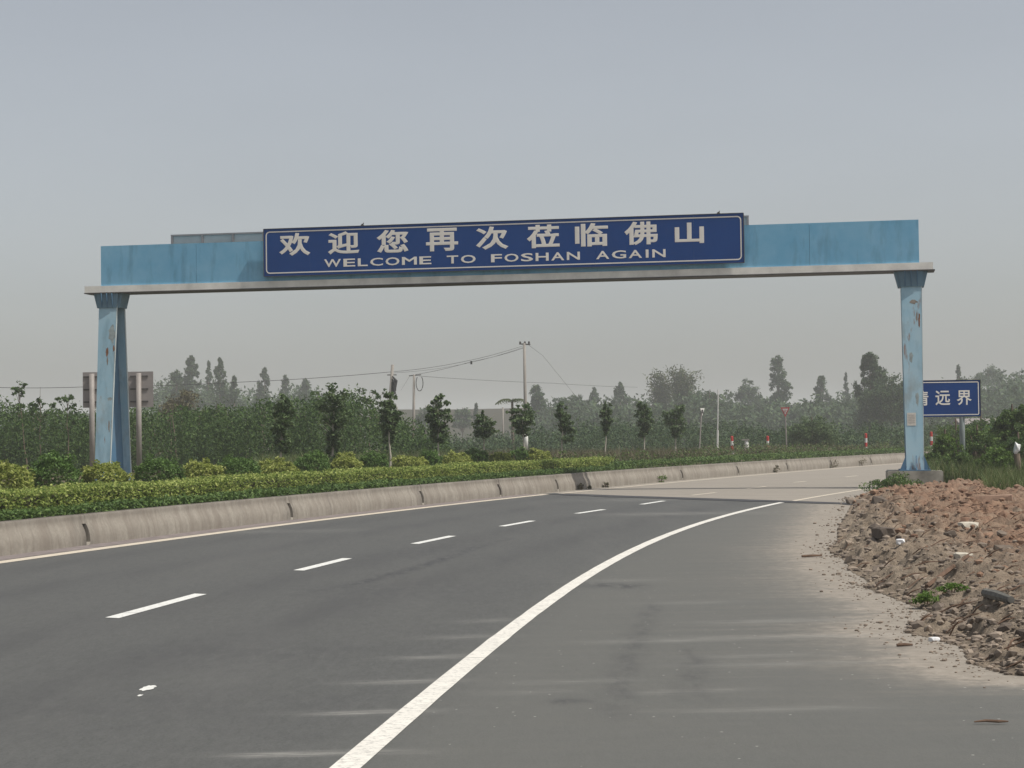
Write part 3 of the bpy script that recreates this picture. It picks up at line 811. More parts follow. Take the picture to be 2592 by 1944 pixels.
# tall saplings that stand out of the thicket on the left
def sapling(pxd, ty, Yd, lab, wd=34, lean=0.0, seed=0, mat='l_thicket'):
    X0 = at_y(pxd * DSP, 1150, Yd).x; zt = at_y(pxd * DSP, ty * DSP, Yd).z
    t = thing('sapling', lab, 'tree', (X0, Yd, 0.3), 0, 'saplings rising out of the thicket')
    h = zt - 0.3; rw = wd * DSP * Yd / FOC / 2
    mb = MB(); trunk_mesh(mb, (-lean, 0, -.05), (0, 0, h), 0.03, 0.006, 0.04, 5, 6)
    pts = []
    for k in range(7):
        zz_ = h * random.uniform(0.62, 1.0); a = random.uniform(-1, 1)
        tip = (a * rw, random.uniform(-.3, .3), min(h, zz_ + 0.2))
        trunk_mesh(mb, (0, 0, zz_ - 0.25), tip, 0.012, 0.004, 0.05, 4, 3)
        pts.append(clumped(34, tip, (0.2, 0.2, 0.13), 4, 0.5, 0.4))
    mb.obj('trunk', M['bark'], t); leaf_obj('crown', np.vstack(pts), 0.15, M[mat], t, aspect=0.5)
sapling(42, 828, 74, 'tall thin sapling rising near the left picture edge', 34, -0.3)
sapling(88, 836, 75, 'sapling with spread twigs, between the other two left of the sign back', 40)
sapling(146, 858, 74, 'short sapling just left of the grey sign back', 40)
sapling(800, 846, 82, 'loose sapling with airy leaves left of the leaning pole', 70)
sapling(690, 848, 84, 'slender sapling with dark tip left of the broad young tree', 30)

# ------------------------------------------------------------------ trees farther away
def tree(name, lab, pxd, ty, wd, Yd, kind, mat='l_far', n=2600, leaf=0.30, lean=0.0, group='trees standing behind the roadside', low=0.25):
    k_ = 1.85 if Yd >= 150 else (1.6 if Yd >= 130 else 1.0)
    Yd *= k_; leaf *= k_ * 0.78; n = int(n * 1.5)
    X0 = at_y(pxd * DSP, 1150, Yd).x; zt = at_y(pxd * DSP, ty * DSP, Yd).z
    rw = wd * DSP * Yd / FOC / 2
    t = thing(name, lab, 'tree', (X0, Yd, 0.0), 0, group)
    mb = MB(); pts = []
    trunk_mesh(mb, (-lean, 0, -0.1), (0, 0, zt * 0.93), max(0.08, zt * 0.017), 0.03, 0.02, 6, 6)
    n = int(n * 1.6); rw *= 1.22
    if kind == 'column':
        nb = 54; ph = random.uniform(0, 6)
        for k in range(nb):
            g_ = (k + random.random()) / nb; f = low * 0.7 + (0.97 - low * 0.7) * g_
            env = (0.75 + 0.7 * g_) if g_ < 0.3 else 1.02 * (1 - ((g_ - 0.3) / 0.74) ** 2.1)
            env *= 0.94 + 0.1 * math.sin(g_ * 11 + ph)
            a = random.uniform(0, 6.28); rr = rw * max(env, 0.05) * random.uniform(0.35, 0.8)
            q_ = rw * random.uniform(0.2, 0.36) * (0.3 + 0.75 * env)
            c = (rr * math.cos(a), rr * math.sin(a), min(zt * f, zt - q_ * 0.6))
            pts.append(clumped(n // nb, c, (q_, q_, q_ * 1.25), 6, 0.6, 0.3))
            if k % 5 == 0: trunk_mesh(mb, (0, 0, max(0.3, zt * f - rr)), c, 0.05, 0.015, 0.04, 4, 3)
        for k in range(7):
            q_ = rw * (0.2 - 0.018 * k); pts.append(clumped(max(6, n // 160), (random.uniform(-.06, .06) * rw, 0, zt * (0.9 + 0.1 * k / 7) - q_ * .5), (q_, q_, q_ * 1.3), 5, 0.6, 0.3))
    elif kind == 'round':
        nb = 46; ph = random.uniform(0, 6)
        for k in range(nb):
            u_ = rand_unit(1)[0]; u_[2] = u_[2] * 0.85 + 0.1
            lob = 0.84 + 0.2 * math.sin(2.6 * math.atan2(u_[1], u_[0]) + ph) * math.cos(3 * u_[2] + ph)
            cz_ = zt * (0.5 + low * 0.35); hz_ = zt - cz_
            q_ = rw * random.uniform(0.2, 0.34)
            t3 = random.uniform(0.55, 0.92) * lob
            c = (u_[0] * rw * t3, u_[1] * rw * t3, cz_ + u_[2] * hz_ * t3)
            pts.append(clumped(n // nb, c, (q_, q_, q_ * 0.8), 6, 0.6, 0.4))
            if k % 5 == 0: trunk_mesh(mb, (0, 0, zt * 0.3), c, 0.06, 0.015, 0.05, 4, 3)
    elif kind == 'loose':
        nb = 50; ph = random.uniform(0, 6)
        for k in range(nb):
            g_ = random.random() ** 0.8; f = low + (0.97 - low) * g_
            env = (0.65 + 0.7 * g_) if g_ < 0.35 else max(0.14, 1.0 - 0.86 * ((g_ - 0.35) / 0.65) ** 0.9)
            a = random.uniform(0, 6.28)
            env *= 0.72 + 0.38 * math.sin(g_ * 9 + ph + (1.8 if math.cos(a) > 0 else 0))
            rr = rw * env * random.uniform(0.3, 0.95)
            q_ = rw * random.uniform(0.14, 0.26)
            c = (rr * math.cos(a), rr * math.sin(a), min(zt * f, zt - q_ * .6))
            pts.append(clumped(n // nb, c, (q_, q_, q_ * 0.9), 6, 0.6, 0.4))
            if k % 3 == 0: trunk_mesh(mb, (0, 0, zt * max(0.2, f - 0.2)), c, 0.05, 0.012, 0.05, 4, 3)
    mb.obj('trunk', M['bark'], t)
    P_ = np.vstack(pts); P_ = P_[P_[:, 2] > 0.1]
    P_ = P_[P_[:, 2] < zt + leaf * 0.4]
    leaf_obj('crown', P_, leaf, M[mat], t, aspect=0.5, up=0.15)
    return t
FAR = [
 ('tall_tree', 'tallest hazy tree of the left group, with a narrow pointed crown', 415, 766, 52, 175, 'column', 'l_far', 3200, .30),
 ('tall_tree', 'thin pale tree between the two tallest trees of the left group', 452, 777, 26, 190, 'column', 'l_far', 1500, .30),
 ('tall_tree', 'dark slim tree on the right of the tallest left trees', 476, 772, 38, 165, 'column', 'l_far', 2400, .30),
 ('tall_tree', 'short pointed tree at the right foot of the left tree group', 507, 810, 34, 160, 'column', 'l_far', 1600, .30),
 ('broad_tree', 'loose bushy tree on the left side of the left tree group', 382, 800, 62, 165, 'loose', 'l_far', 2200, .30),
 ('broad_tree', 'brownish bushy tree right beside the grey sign back', 392, 840, 100, 120, 'round', 'l_brown', 3000, .24),
 ('broad_tree', 'brown-green bush tree below the slim dark left trees', 470, 862, 80, 115, 'round', 'l_brown', 2200, .22),
 ('tall_tree', 'single hazy columnar tree standing apart over the thicket', 572, 793, 42, 185, 'column', 'l_far', 2200, .30),
 ('tall_tree', 'pointed hazy tree just right of the lone columnar tree', 617, 808, 36, 190, 'column', 'l_far', 1600, .30),
 ('broad_tree', 'hazy round tree above the thicket behind the broad young tree', 658, 818, 58, 190, 'loose', 'l_far', 2000, .30),
 ('broad_tree', 'airy tall tree directly right of the tall pole', 1160, 826, 56, 165, 'loose', 'l_far', 2000, .26),
 ('broad_tree', 'small round tree right of the airy tree by the tall pole', 1220, 848, 46, 175, 'round', 'l_far', 1500, .28),
 ('broad_tree', 'blocky hazy tree with flat top behind the crooked young tree', 1252, 842, 50, 185, 'round', 'l_far', 1700, .30),
 ('tall_tree', 'small peaked tree left of the conical hazy tree', 1285, 836, 34, 185, 'column', 'l_far', 1300, .28),
 ('tall_tree', 'conical hazy tree left of the bamboo clumps', 1341, 825, 44, 180, 'column', 'l_far', 1800, .28),
 ('broad_tree', 'dark mass of a tree between the two bamboo clumps and the white post', 1535, 836, 60, 150, 'round', 'l_far', 2200, .26),
 ('broad_tree', 'round-topped hazy tree right of the white post', 1612, 814, 62, 190, 'round', 'l_far', 2400, .30),
 ('tall_tree', 'tall isolated tree with ragged crown above the triangle sign', 1683, 768, 66, 180, 'loose', 'l_far', 2800, .30),
 ('broad_tree', 'side crown of trees at the foot of the tall isolated tree', 1640, 838, 50, 185, 'round', 'l_far', 1600, .30),
 ('broad_tree', 'medium tree with stepped crown right of the tall isolated tree', 1778, 812, 54, 185, 'loose', 'l_far', 2000, .30),
 ('tall_tree', 'thin wispy tree left of the big dark tree by the right column', 1830, 803, 20, 200, 'column', 'l_far', 900, .30),
 ('tall_tree', 'big dark green tree with two peaks left of the right column', 1882, 763, 92, 135, 'column', 'l_far', 7500, .22),
 ('broad_tree', 'leafy green tree partly behind the right blue column', 1928, 800, 96, 130, 'round', 'l_far', 5200, .22),
 ('tall_tree', 'leaning wispy tree above the blue city sign', 2074, 786, 30, 190, 'column', 'l_far', 1100, .30),
 ('broad_tree', 'large round hazy tree over the right corner of the blue city sign', 2138, 778, 84, 200, 'round', 'l_far', 3600, .32),
 ('broad_tree', 'hazy low tree cut by the right picture edge', 2205, 797, 70, 210, 'round', 'l_far', 2400, .32),
]
for (nm, lab, px, ty, wd, Yd, kd, mt, n, lf) in FAR:
    tree(nm, lab, px, ty, wd, Yd, kd, mt, n, lf, low=0.15 if nm == 'tall_tree' and px > 1850 else 0.25)
tree('dark_bush', 'dark rounded bush right of the triangle yield sign', 1755, 893, 108, 108, 'round', 'l_ficus', 4200, .17, 0, 'bushes along the far verge', 0.0)
tree('roadside_tree', 'bright green roadside tree cut by the right picture edge', 2188, 860, 92, 62, 'round', 'l_cover', 4200, .13, 0, 'bushes beside the blue city sign', 0.2)
for (px, ty, wd, Yd, mt, lab) in [(2042, 918, 58, 60, 'l_bright', 'yellow-green bush left of the city sign post'), (2066, 895, 74, 78, 'l_cover', 'leafy bush under the city sign left of its post'),
        (2112, 908, 88, 60, 'l_cover', 'leafy bush right of the city sign post'), (2160, 893, 105, 66, 'l_green', 'dark bush below the roadside tree at right'), (2006, 972, 50, 57, 'l_cover', 'small bush right beside the base of the right column'),
        (2120, 880, 90, 82, 'l_thicket', 'dim bush behind the lower right corner of the city sign'), (2070, 955, 70, 55, 'l_cover', 'low green bush at the foot of the city sign post'),
        (2200, 925, 84, 58, 'l_thicket', 'low bush at the right picture edge before the white sack'), (2150, 962, 84, 54, 'l_bright', 'bright low bush at right above the reddish heap')]:
    tree('verge_bush', lab, px, ty, wd, Yd, 'round', mt, 2300, .11, 0, 'bushes beside the blue city sign', 0.0)
# bamboo clumps
def bamboo(pxd, ty, wd, Yd, lab, nst=16):
    X0 = at_y(pxd * DSP, 1150, Yd).x; zt = at_y(pxd * DSP, ty * DSP, Yd).z; rw = wd * DSP * Yd / FOC / 2
    t = thing('bamboo_clump', lab, 'bamboo', (X0, Yd, 0), 0, 'bamboo clumps in the tree belt')
    mb = MB(); pts = []
    for k in range(nst):
        a = random.uniform(0, 6.28); q_ = random.random() ** 0.7
        h = zt * (1.0 - 0.25 * q_ * random.random()) ; tip = Vector((rw * q_ * math.cos(a), rw * q_ * math.sin(a), h))
        b = Vector((0.3 * math.cos(a), 0.3 * math.sin(a), 0))
        cv = [b.lerp(tip, f) + Vector((0, 0, 0.0)) - Vector((math.cos(a), math.sin(a), 0)) * rw * q_ * 0.45 * math.sin(f * 3.14) for f in (0, .25, .5, .75, 1)]
        cv.append(tip + Vector((math.cos(a) * 1.0, math.sin(a) * 1.0, -0.5)))
        mb.tube(cv, [.09, .08, .06, .045, .03, .012], 4)
        for f in np.linspace(0.3, 1, 16):
            j = min(int(f * 4), 3); c = cv[j].lerp(cv[j + 1], f * 4 - j)
            pts.append(np.array(c) + rng.normal(0, 0.5, (13, 3)) * (1, 1, .8))
    mb.obj('culms', M['bark'], t); leaf_obj('leaves', np.vstack(pts), 0.6, M['l_bamboo'], t, aspect=0.3, up=-0.1, droop=0.3)
bamboo(1425, 806, 62, 290, 'feathery bamboo clump with brownish left side, left one of the pair')
bamboo(1480, 797, 70, 280, 'taller feathery bamboo clump right of the other one')
# palm left of the tall pole
def palm():
    Yd = 140; X0 = at_y(1108 * DSP, 1150, Yd).x; zt = at_y(1108 * DSP, 868 * DSP, Yd).z
    t = thing('palm_tree', 'small hazy palm with arching fronds left of the tall pole', 'palm', (X0, Yd, 0))
    mb = MB(); trunk_mesh(mb, (0, 0, 0), (0, 0, zt), 0.15, 0.1, 0.01); mb.obj('trunk', M['bark'], t)
    for k in range(12):
        a = 2 * math.pi * k / 12 + random.uniform(-.2, .2); L_ = 1.15
        cv = [Vector((math.cos(a) * L_ * f, math.sin(a) * L_ * f, zt + 0.75 * f - 1.0 * f * f + 0.2 * f)) for f in np.linspace(0, 1, 8)]
        fr = MB(); fr.tube(cv, [.02] * 8, 3)
        for c in cv[1:]:
            for sgn in (-1, 1):
                pr = Vector((-math.sin(a) * sgn, math.cos(a) * sgn, -0.5)).normalized()
                d_ = Vector((math.cos(a), math.sin(a), 0)) * 0.06
                fr.add([c - d_, c + d_, c + pr * 0.42 + d_ * 2], [(0, 1, 2)])
        fr.obj('frond', M['l_bamboo'], t)
palm()
# belt of woodland between the single trees
pts = []
belt = np.array([(1120, 885), (1200, 868), (1260, 862), (1320, 866), (1400, 858), (1480, 845), (1560, 852), (1640, 862), (1720, 868), (1800, 858), (1860, 850), (1960, 850), (2060, 830), (2120, 815), (2240, 812), (2330, 815)], float)
for k in range(560):
    pxd = random.uniform(1125, 2300); Yd = random.uniform(260, 380)
    zt = at_y(pxd * DSP, (np.interp(pxd, belt[:, 0], belt[:, 1]) + random.uniform(-6, 30)) * DSP, Yd).z * random.choice((1, 1, .8, .55)); X0 = at_y(pxd * DSP, 1150, Yd).x
    rw = random.uniform(1.6, 3.6)
    pts.append(clumped(190, (X0, Yd, zt * 0.5), (rw, rw, zt * 0.5), 14, 0.33, 0.6))
for k in range(230):
    pxd = random.uniform(-60, 720) if k < 120 else random.uniform(330, 700); Yd = random.uniform(320, 420)
    zt = at_y(pxd * DSP, (np.interp(pxd, (-60, 200, 325, 350, 400, 440, 480, 530, 560, 610, 660, 720), (895, 893, 850, 822, 812, 822, 818, 850, 838, 838, 836, 850)) + random.uniform(-4, 25)) * DSP, Yd).z; X0 = at_y(pxd * DSP, 1150, Yd).x
    pts.append(clumped(130, (X0, Yd, zt * 0.5), (2.8, 2.8, zt * 0.5), 14, 0.33, 0.6))
tag(leaf_obj('woodland', np.vstack(pts), 0.75, M['l_far'], None, aspect=0.5, up=0.2), 'hazy belt of woodland far behind the road', 'woodland', None, 'stuff')
# lower scrub in front of that belt
pts = []
for k in range(620):
    pxd = random.uniform(860, 2260); Yd = random.uniform(112, 155)
    zt = at_y(pxd * DSP, (np.interp(pxd, (860, 960, 1100, 1250, 1400, 1700, 2260), (925, 945, 935, 915, 905, 925, 905)) + random.uniform(-6, 26)) * DSP, Yd).z; X0 = at_y(pxd * DSP, 1150, Yd).x
    if X0 > np.interp(Yd, LINE_L[:, 1], LINE_L[:, 0]) - 5: continue
    zt = max(zt, 0.7); rw = random.uniform(0.5, 1.1)
    pts.append(clumped(130, (X0, Yd, 0.2 + (zt - .2) * 0.5), (rw, rw, zt * 0.5), 12, 0.35, 0.55))
tag(leaf_obj('scrub', np.vstack(pts), 0.19, M['l_far'], None, aspect=0.5, up=0.3), 'low grey-green scrub beyond the row of young trees', 'scrub', None, 'stuff')

# field bank far away
hb = MB()
y0 = 400
c = [at_y(px * DSP, py * DSP, y0) for px, py in ((780, 881), (900, 881), (1000, 880), (1120, 882), (1260, 884))]
V = []
for yo, k in ((-25, 0.0), (-8, 0.75), (0, 1.0), (60, 1.0), (90, 0.0)):
    for j, X_ in enumerate(np.linspace(-190, 160, 27)):
        V.append((X_, y0 + yo, max(-0.3, c[2].z * k * (1 + 0.03 * math.sin(j * 1.3)) - 0.2)))
hill = structure(link('hill', np_mesh('hill', np.array(V), grid_faces(5, 27), M['hill'], True)), 'flat-topped field bank in the haze')
for k, (px, ty, wd) in enumerate([(920, 868, 40), (945, 858, 16), (1000, 873, 44), (1030, 871, 12)]):
    tree('far_tree', ['low hazy bush on the far field bank beside the short pole', 'tiny pointed hazy tree on the far field bank', 'wide low hazy bush on the field bank between two young trees', 'tiny hazy bush right of the wide one on the field bank'][k], px, ty, wd, 175, 'round' if wd > 20 else 'column', 'l_far', 500, .4, 0, 'tiny trees on the far bank', 0.3)

# dry grass and small scraggly plants between the row of trees
def blades(n, fx, y0, y1, h0, h1, mat, name, lab, wid=0.02, cat='grass', zf=0.35, clear=True):
    pxd = fx(n); Yd = y0 + (y1 - y0) * rng.random(n)
    X0 = np.array([at_y(a * DSP, 1150, b).x for a, b in zip(pxd, Yd)])
    if clear:
        ok = X0 < np.interp(Yd, LINE_L[:, 1], LINE_L[:, 0]) - 3.6
        X0, Yd = X0[ok], Yd[ok]; n = len(X0)
    h = h0 + (h1 - h0) * rng.random(n) * (0.4 + fbm(X0 * 0.8, Yd * 0.8, 3))
    base = np.c_[X0, Yd, np.full(n, zf)]
    le = rng.normal(0, 0.22, (n, 2)); wv = np.c_[rng.normal(size=n), rng.normal(size=n)]; wv /= np.linalg.norm(wv, axis=1)[:, None]
    A = base.copy(); B = base.copy(); A[:, :2] -= wv * wid; B[:, :2] += wv * wid
    Mi = base.copy(); Mi[:, :2] += le * h[:, None] * 0.4; Mi[:, 2] += h * 0.6
    T = base.copy(); T[:, :2] += le * h[:, None] * 1.3; T[:, 2] += h
    M1 = Mi.copy(); M2 = Mi.copy(); M1[:, :2] -= wv * wid * 0.7; M2[:, :2] += wv * wid * 0.7
    V = np.stack([A, B, M2, M1, T, T + np.array([0, 0, 0.002])], 1).reshape(-1, 3)
    i = np.arange(n)[:, None] * 6
    F = np.vstack([i + np.array([0, 1, 2, 3]), i + np.array([3, 2, 5, 4])])
    return tag(link(name, np_mesh(name, V, F, mat)), lab, cat, None, 'stuff')
blades(16000, lambda n: 860 + 640 * rng.random(n), 56, 92, 0.25, 0.85, M['l_dry'], 'dry_grass', 'brownish dry grass between the young trees', 0.016)
blades(9000, lambda n: 560 + 420 * rng.random(n), 60, 74, 0.3, 0.9, M['l_grass'], 'tall_grass', 'green tall grass at the foot of the thicket', 0.015)
pts = []
for k in range(170):
    pxd = random.uniform(1190, 1960); off = random.uniform(2.6, 5.0); s = s_of_px(pxd * DSP, off, 1140); P0 = left_off(s, off)
    rr = random.uniform(.25, .5); pts.append(clumped(110, (P0[0], P0[1], 0.42 + rr * 0.6), (rr, rr, rr * 0.75), 10, 0.4, 0.5))
for k in range(170):
    pxd = random.uniform(1500, 1985); Yd = random.uniform(94, 102); X0 = at_y(pxd * DSP, 1150, Yd).x
    if X0 > np.interp(Yd, LINE_L[:, 1], LINE_L[:, 0]) - 3.5: continue
    rr = random.uniform(.3, .55); pts.append(clumped(90, (X0, Yd, 0.3 + rr * 0.55), (rr, rr, rr * 0.9), 10, 0.4, 0.5))
pp = np.vstack(pts); mk = rng.random(len(pp)) < 0.5
tag(leaf_obj('low_plants', pp[mk], 0.10, M['l_brown'], None, up=0.4), 'scraggly brownish low plants behind the far green strip', 'plants', None, 'stuff')
tag(leaf_obj('low_plants', pp[~mk], 0.10, M['l_cover'], None, up=0.4), 'green low plants mixed among the brown ones behind the far strip', 'plants', None, 'stuff')

# ------------------------------------------------------------------ text as mesh
def glyph(ch, width, height, bold, mat, name, parent, x0, z0, y, ex=0.004, keep=False):
    cu = bpy.data.curves.new('glyph', 'FONT'); cu.body = ch; cu.size = 1.0; cu.resolution_u = 3
    cu.bevel_depth = bold; cu.bevel_resolution = 0; cu.extrude = 0.004
    o = bpy.data.objects.new('glyph', cu); C.objects.link(o)
    dg = bpy.context.evaluated_depsgraph_get()
    me = bpy.data.meshes.new_from_object(o.evaluated_get(dg))
    C.objects.unlink(o); bpy.data.objects.remove(o); bpy.data.curves.remove(cu)
    n = len(me.vertices); co = np.zeros(n * 3, np.float32); me.vertices.foreach_get('co', co); co = co.reshape(-1, 3)
    mn, mx = co.min(0), co.max(0)
    sx = width / max(mx[0] - mn[0], 1e-6); sz = height / max(mx[1] - mn[1], 1e-6)
    V = np.c_[x0 + (co[:, 0] - mn[0]) * sx, y - ex * (co[:, 2] - mn[2]) / (mx[2] - mn[2]), z0 + (co[:, 1] - mn[1]) * sz]
    me.vertices.foreach_set('co', V.astype(np.float32).ravel())
    me.polygons.foreach_set('use_smooth', [False] * len(me.polygons))
    me.materials.clear(); me.materials.append(mat); me.name = name
    return link(name, me, parent)
def frame(name, x0, x1, z0, z1, t, r, y0, y1, mat, parent):     # rounded-rectangle ring
    def ring(x0, x1, z0, z1, r):
        p = []
        for cx, cz, a0 in ((x1 - r, z1 - r, 0), (x0 + r, z1 - r, 90), (x0 + r, z0 + r, 180), (x1 - r, z0 + r, 270)):
            for k in range(5):
                a = R(a0 + 22.5 * k); p.append((cx + r * math.cos(a), cz + r * math.sin(a)))
        return p
    o_, i_ = ring(x0, x1, z0, z1, r), ring(x0 + t, x1 - t, z0 + t, z1 - t, max(r - t, 0.005))
    n = len(o_); vs = [(x, y0, z) for x, z in o_] + [(x, y0, z) for x, z in i_] + [(x, y1, z) for x, z in o_] + [(x, y1, z) for x, z in i_]
    fs = []
    for k in range(n):
        j = (k + 1) % n
        fs += [(k, j, n + j, n + k), (2 * n + k, 3 * n + k, 3 * n + j, 2 * n + j), (k, 2 * n + k, 2 * n + j, j), (n + k, n + j, 3 * n + j, 3 * n + k)]
    return MB().add(vs, fs).obj(name, mat, parent)

# ------------------------------------------------------------------ the blue gantry
Dr = 53.4
ZB = at_y(2362, 684, Dr).z                        # underside of the flange
gR = on_z(2362, 684, ZB); gL = on_z(214, 744, ZB)
yaw = math.atan2(gR.y - gL.y, gR.x - gL.x)
LEN = (gR - gL).length
gan = thing('gantry', 'big sky-blue steel gantry spanning the road on two tapered columns', 'gantry', (gL.x, gL.y, 0), yaw)
ca, sa = math.cos(yaw), math.sin(yaw)
def gx(px, py=700):                               # local x along the beam for an image column
    d = ray(px, py)
    # solve gL + t*(ca,sa) parallel to d
    den = ca * d.y - sa * d.x
    return (gL.y * d.x - gL.x * d.y) / den
FH = 0.23
BD = 0.80                                         # beam depth
mb = MB(); mb.box(0, LEN, 0, BD, ZB + 0.03, ZB + FH)
mb.obj('beam_flange', M['grey_steel'], gan)
MB().box(-0.01, LEN + 0.05, -0.02, BD + 0.05, ZB, ZB + 0.029).obj('base_plate', M['dark_steel'], gan)
xl, xr_ = gx(254), gx(2328)
PT = ZB + FH + 1.22
seams = np.linspace(xl, xr_, 9)
for k in range(8):
    a, b = seams[k] + 0.004, seams[k + 1] - 0.004
    MB().box(a, b, 0.04, BD - 0.04, ZB + FH + 0.002, PT + random.uniform(-.004, .004)).obj('cladding_panel', M['blue_panel'], gan)

def column(xc, zbase, gh, db=0.80):
    """I-section column, wider in depth towards its foot"""
    zt = ZB - 0.001; dt = 0.26          # half depth top / bottom
    ym = BD / 2; wt, wb = 0.29, 0.235               # half flange width top / bottom
    t = 0.03
    e = link('column', None, gan, (xc, 0, 0))
    for nm, sg in (('front_flange', -1), ('rear_flange', 1)):
        y_t, y_b = ym + sg * dt, ym + sg * db
        MB().hexa([(-wb, y_b - t, zbase), (wb, y_b - t, zbase), (wb, y_b + t, zbase), (-wb, y_b + t, zbase)],
                  [(-wt, y_t - t, zt), (wt, y_t - t, zt), (wt, y_t + t, zt), (-wt, y_t + t, zt)]).obj(nm, M['blue_flange'], e)
        MB().hexa([(wb - 0.002, y_b - t - .004, zbase), (wb + .012, y_b - t - .004, zbase), (wb + .012, y_b + t + .004, zbase), (wb - .002, y_b + t + .004, zbase)],
                  [(wt - 0.002, y_t - t - .004, zt), (wt + .012, y_t - t - .004, zt), (wt + .012, y_t + t + .004, zt), (wt - .002, y_t + t + .004, zt)]).obj('flange_edge', M['edge'], e)
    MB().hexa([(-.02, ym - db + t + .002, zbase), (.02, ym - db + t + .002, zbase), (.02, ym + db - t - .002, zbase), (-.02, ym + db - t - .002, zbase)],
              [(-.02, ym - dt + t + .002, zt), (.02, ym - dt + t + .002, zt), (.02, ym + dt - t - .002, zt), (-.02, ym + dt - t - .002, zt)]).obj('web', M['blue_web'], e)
    # flared bracket under the beam
    poly = [(-0.47, zt), (-0.36, zt - gh), (-0.295, zt - gh), (-0.295, zt)]
    for sgn in (-1, 1):
        pl = [(x_ * sgn, z_) for x_, z_ in poly]
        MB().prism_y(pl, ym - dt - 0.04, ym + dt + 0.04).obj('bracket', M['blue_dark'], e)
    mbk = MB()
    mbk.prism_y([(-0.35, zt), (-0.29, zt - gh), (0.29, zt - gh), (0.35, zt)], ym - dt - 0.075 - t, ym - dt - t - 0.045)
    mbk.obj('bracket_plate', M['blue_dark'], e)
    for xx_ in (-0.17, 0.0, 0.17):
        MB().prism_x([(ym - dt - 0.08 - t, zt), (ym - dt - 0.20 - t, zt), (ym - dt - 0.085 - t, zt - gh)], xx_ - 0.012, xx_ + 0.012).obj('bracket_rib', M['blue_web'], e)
    # fins at the foot
    for sgn in (-1, 1):
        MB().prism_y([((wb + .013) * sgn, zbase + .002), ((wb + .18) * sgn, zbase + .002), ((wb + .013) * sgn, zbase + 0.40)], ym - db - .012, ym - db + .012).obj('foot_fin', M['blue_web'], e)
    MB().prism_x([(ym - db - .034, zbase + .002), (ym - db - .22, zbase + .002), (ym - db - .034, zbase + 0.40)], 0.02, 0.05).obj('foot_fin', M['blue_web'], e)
    MB().box(-.42, .42, ym - db - .26, ym + db + .26, zbase - 0.025, zbase).obj('foot_plate', M['blue_web'], e)
    return e
xcr = gx(2309, 850); xcl = gx(296, 800)
PZ = at_y(2312, 1190, 52.7).z
colr = column(xcr, PZ, 0.44); coll = column(xcl - 0.32, 0.45, 0.44, 0.86)
pw0, pw1 = gx(2242, 1200), gx(2387, 1200)
mb = MB(); mb.box(pw0 + .02, pw1 - .02, -0.72, 1.6, -0.1, PZ - 0.026)
pl_ = mb.mesh('plinth', M['plinth'])
bm = bmesh.new(); bm.from_mesh(pl_); bmesh.ops.bevel(bm, geom=bm.edges[:], offset=0.03, segments=2, affect='EDGES'); bm.to_mesh(pl_); bm.free()
link('plinth', pl_, gan)
MB().box(xcl - 0.9, xcl + 0.7, -0.7, 1.6, 0.0, 0.424).obj('plinth', M['plinth'], gan)
# worn patches and rust on the front flanges
def patch(px_pts, xc_px_col, zb_, db_, mat):
    pts_ = []
    for px, py in px_pts:
        z_ = at_y(px, py, gL.y if px < 1296 else gR.y).z
        y_ = BD / 2 - (0.26 + (db_ - 0.26) * (ZB - z_) / (ZB - zb_)) - 0.0325
        pts_.append((gxs(px, py, y_), y_, z_))
    n_ = len(pts_)
    MB().add(pts_ + [(x_, y_ + .002, z_) for x_, y_, z_ in pts_], [tuple(range(n_))] + [(i, (i + 1) % n_, (i + 1) % n_ + n_, i + n_) for i in range(n_)]).obj('rust_patch', mat, gan)
def ragged(cx, cy, w_, h_, n_=16):
    return [(cx + w_ * math.cos(a_) * random.uniform(.55, 1.1), cy + h_ * math.sin(a_) * random.uniform(.6, 1.15)) for a_ in (2 * math.pi * k / n_ for k in range(n_))]
def gxs(px, py, yy):
    d = ray(px, py); ox, oy = gL.x - sa * yy, gL.y + ca * yy
    return (oy * d.x - ox * d.y) / (ca * d.y - sa * d.x)
M['rust'] = plain('rust', (0.20, 0.10, 0.06), 0.95, 0.1, 0.35, 14)
M['primer'] = plain('bare_primer', (0.27, 0.31, 0.31), 0.9, 0.1, 0.25, 9)
M['stain'] = plain('brown_stain', (0.22, 0.19, 0.16), 0.95, 0.1, 0.3, 12)
for cx_, cy_, w_, h_, mt_ in ((283, 845, 11, 26, 'primer'), (271, 892, 4, 13, 'rust'), (288, 884, 3, 9, 'rust'), (272, 915, 2, 12, 'stain'), (278, 1010, 8, 5, 'primer'), (276, 1080, 2.5, 16, 'stain')):
    patch(ragged(cx_, cy_, w_, h_), 0, 0.45, 0.86, M[mt_])
for cx_, cy_, w_, h_, mt_ in ((2327, 808, 3, 22, 'rust'), (2321, 800, 2.5, 14, 'stain'), (2312, 763, 11, 6, 'stain'), (2306, 905, 6, 18, 'primer'), (2322, 1010, 5, 20, 'primer')):
    patch(ragged(cx_, cy_, w_, h_), 0, PZ, 0.80, M[mt_])
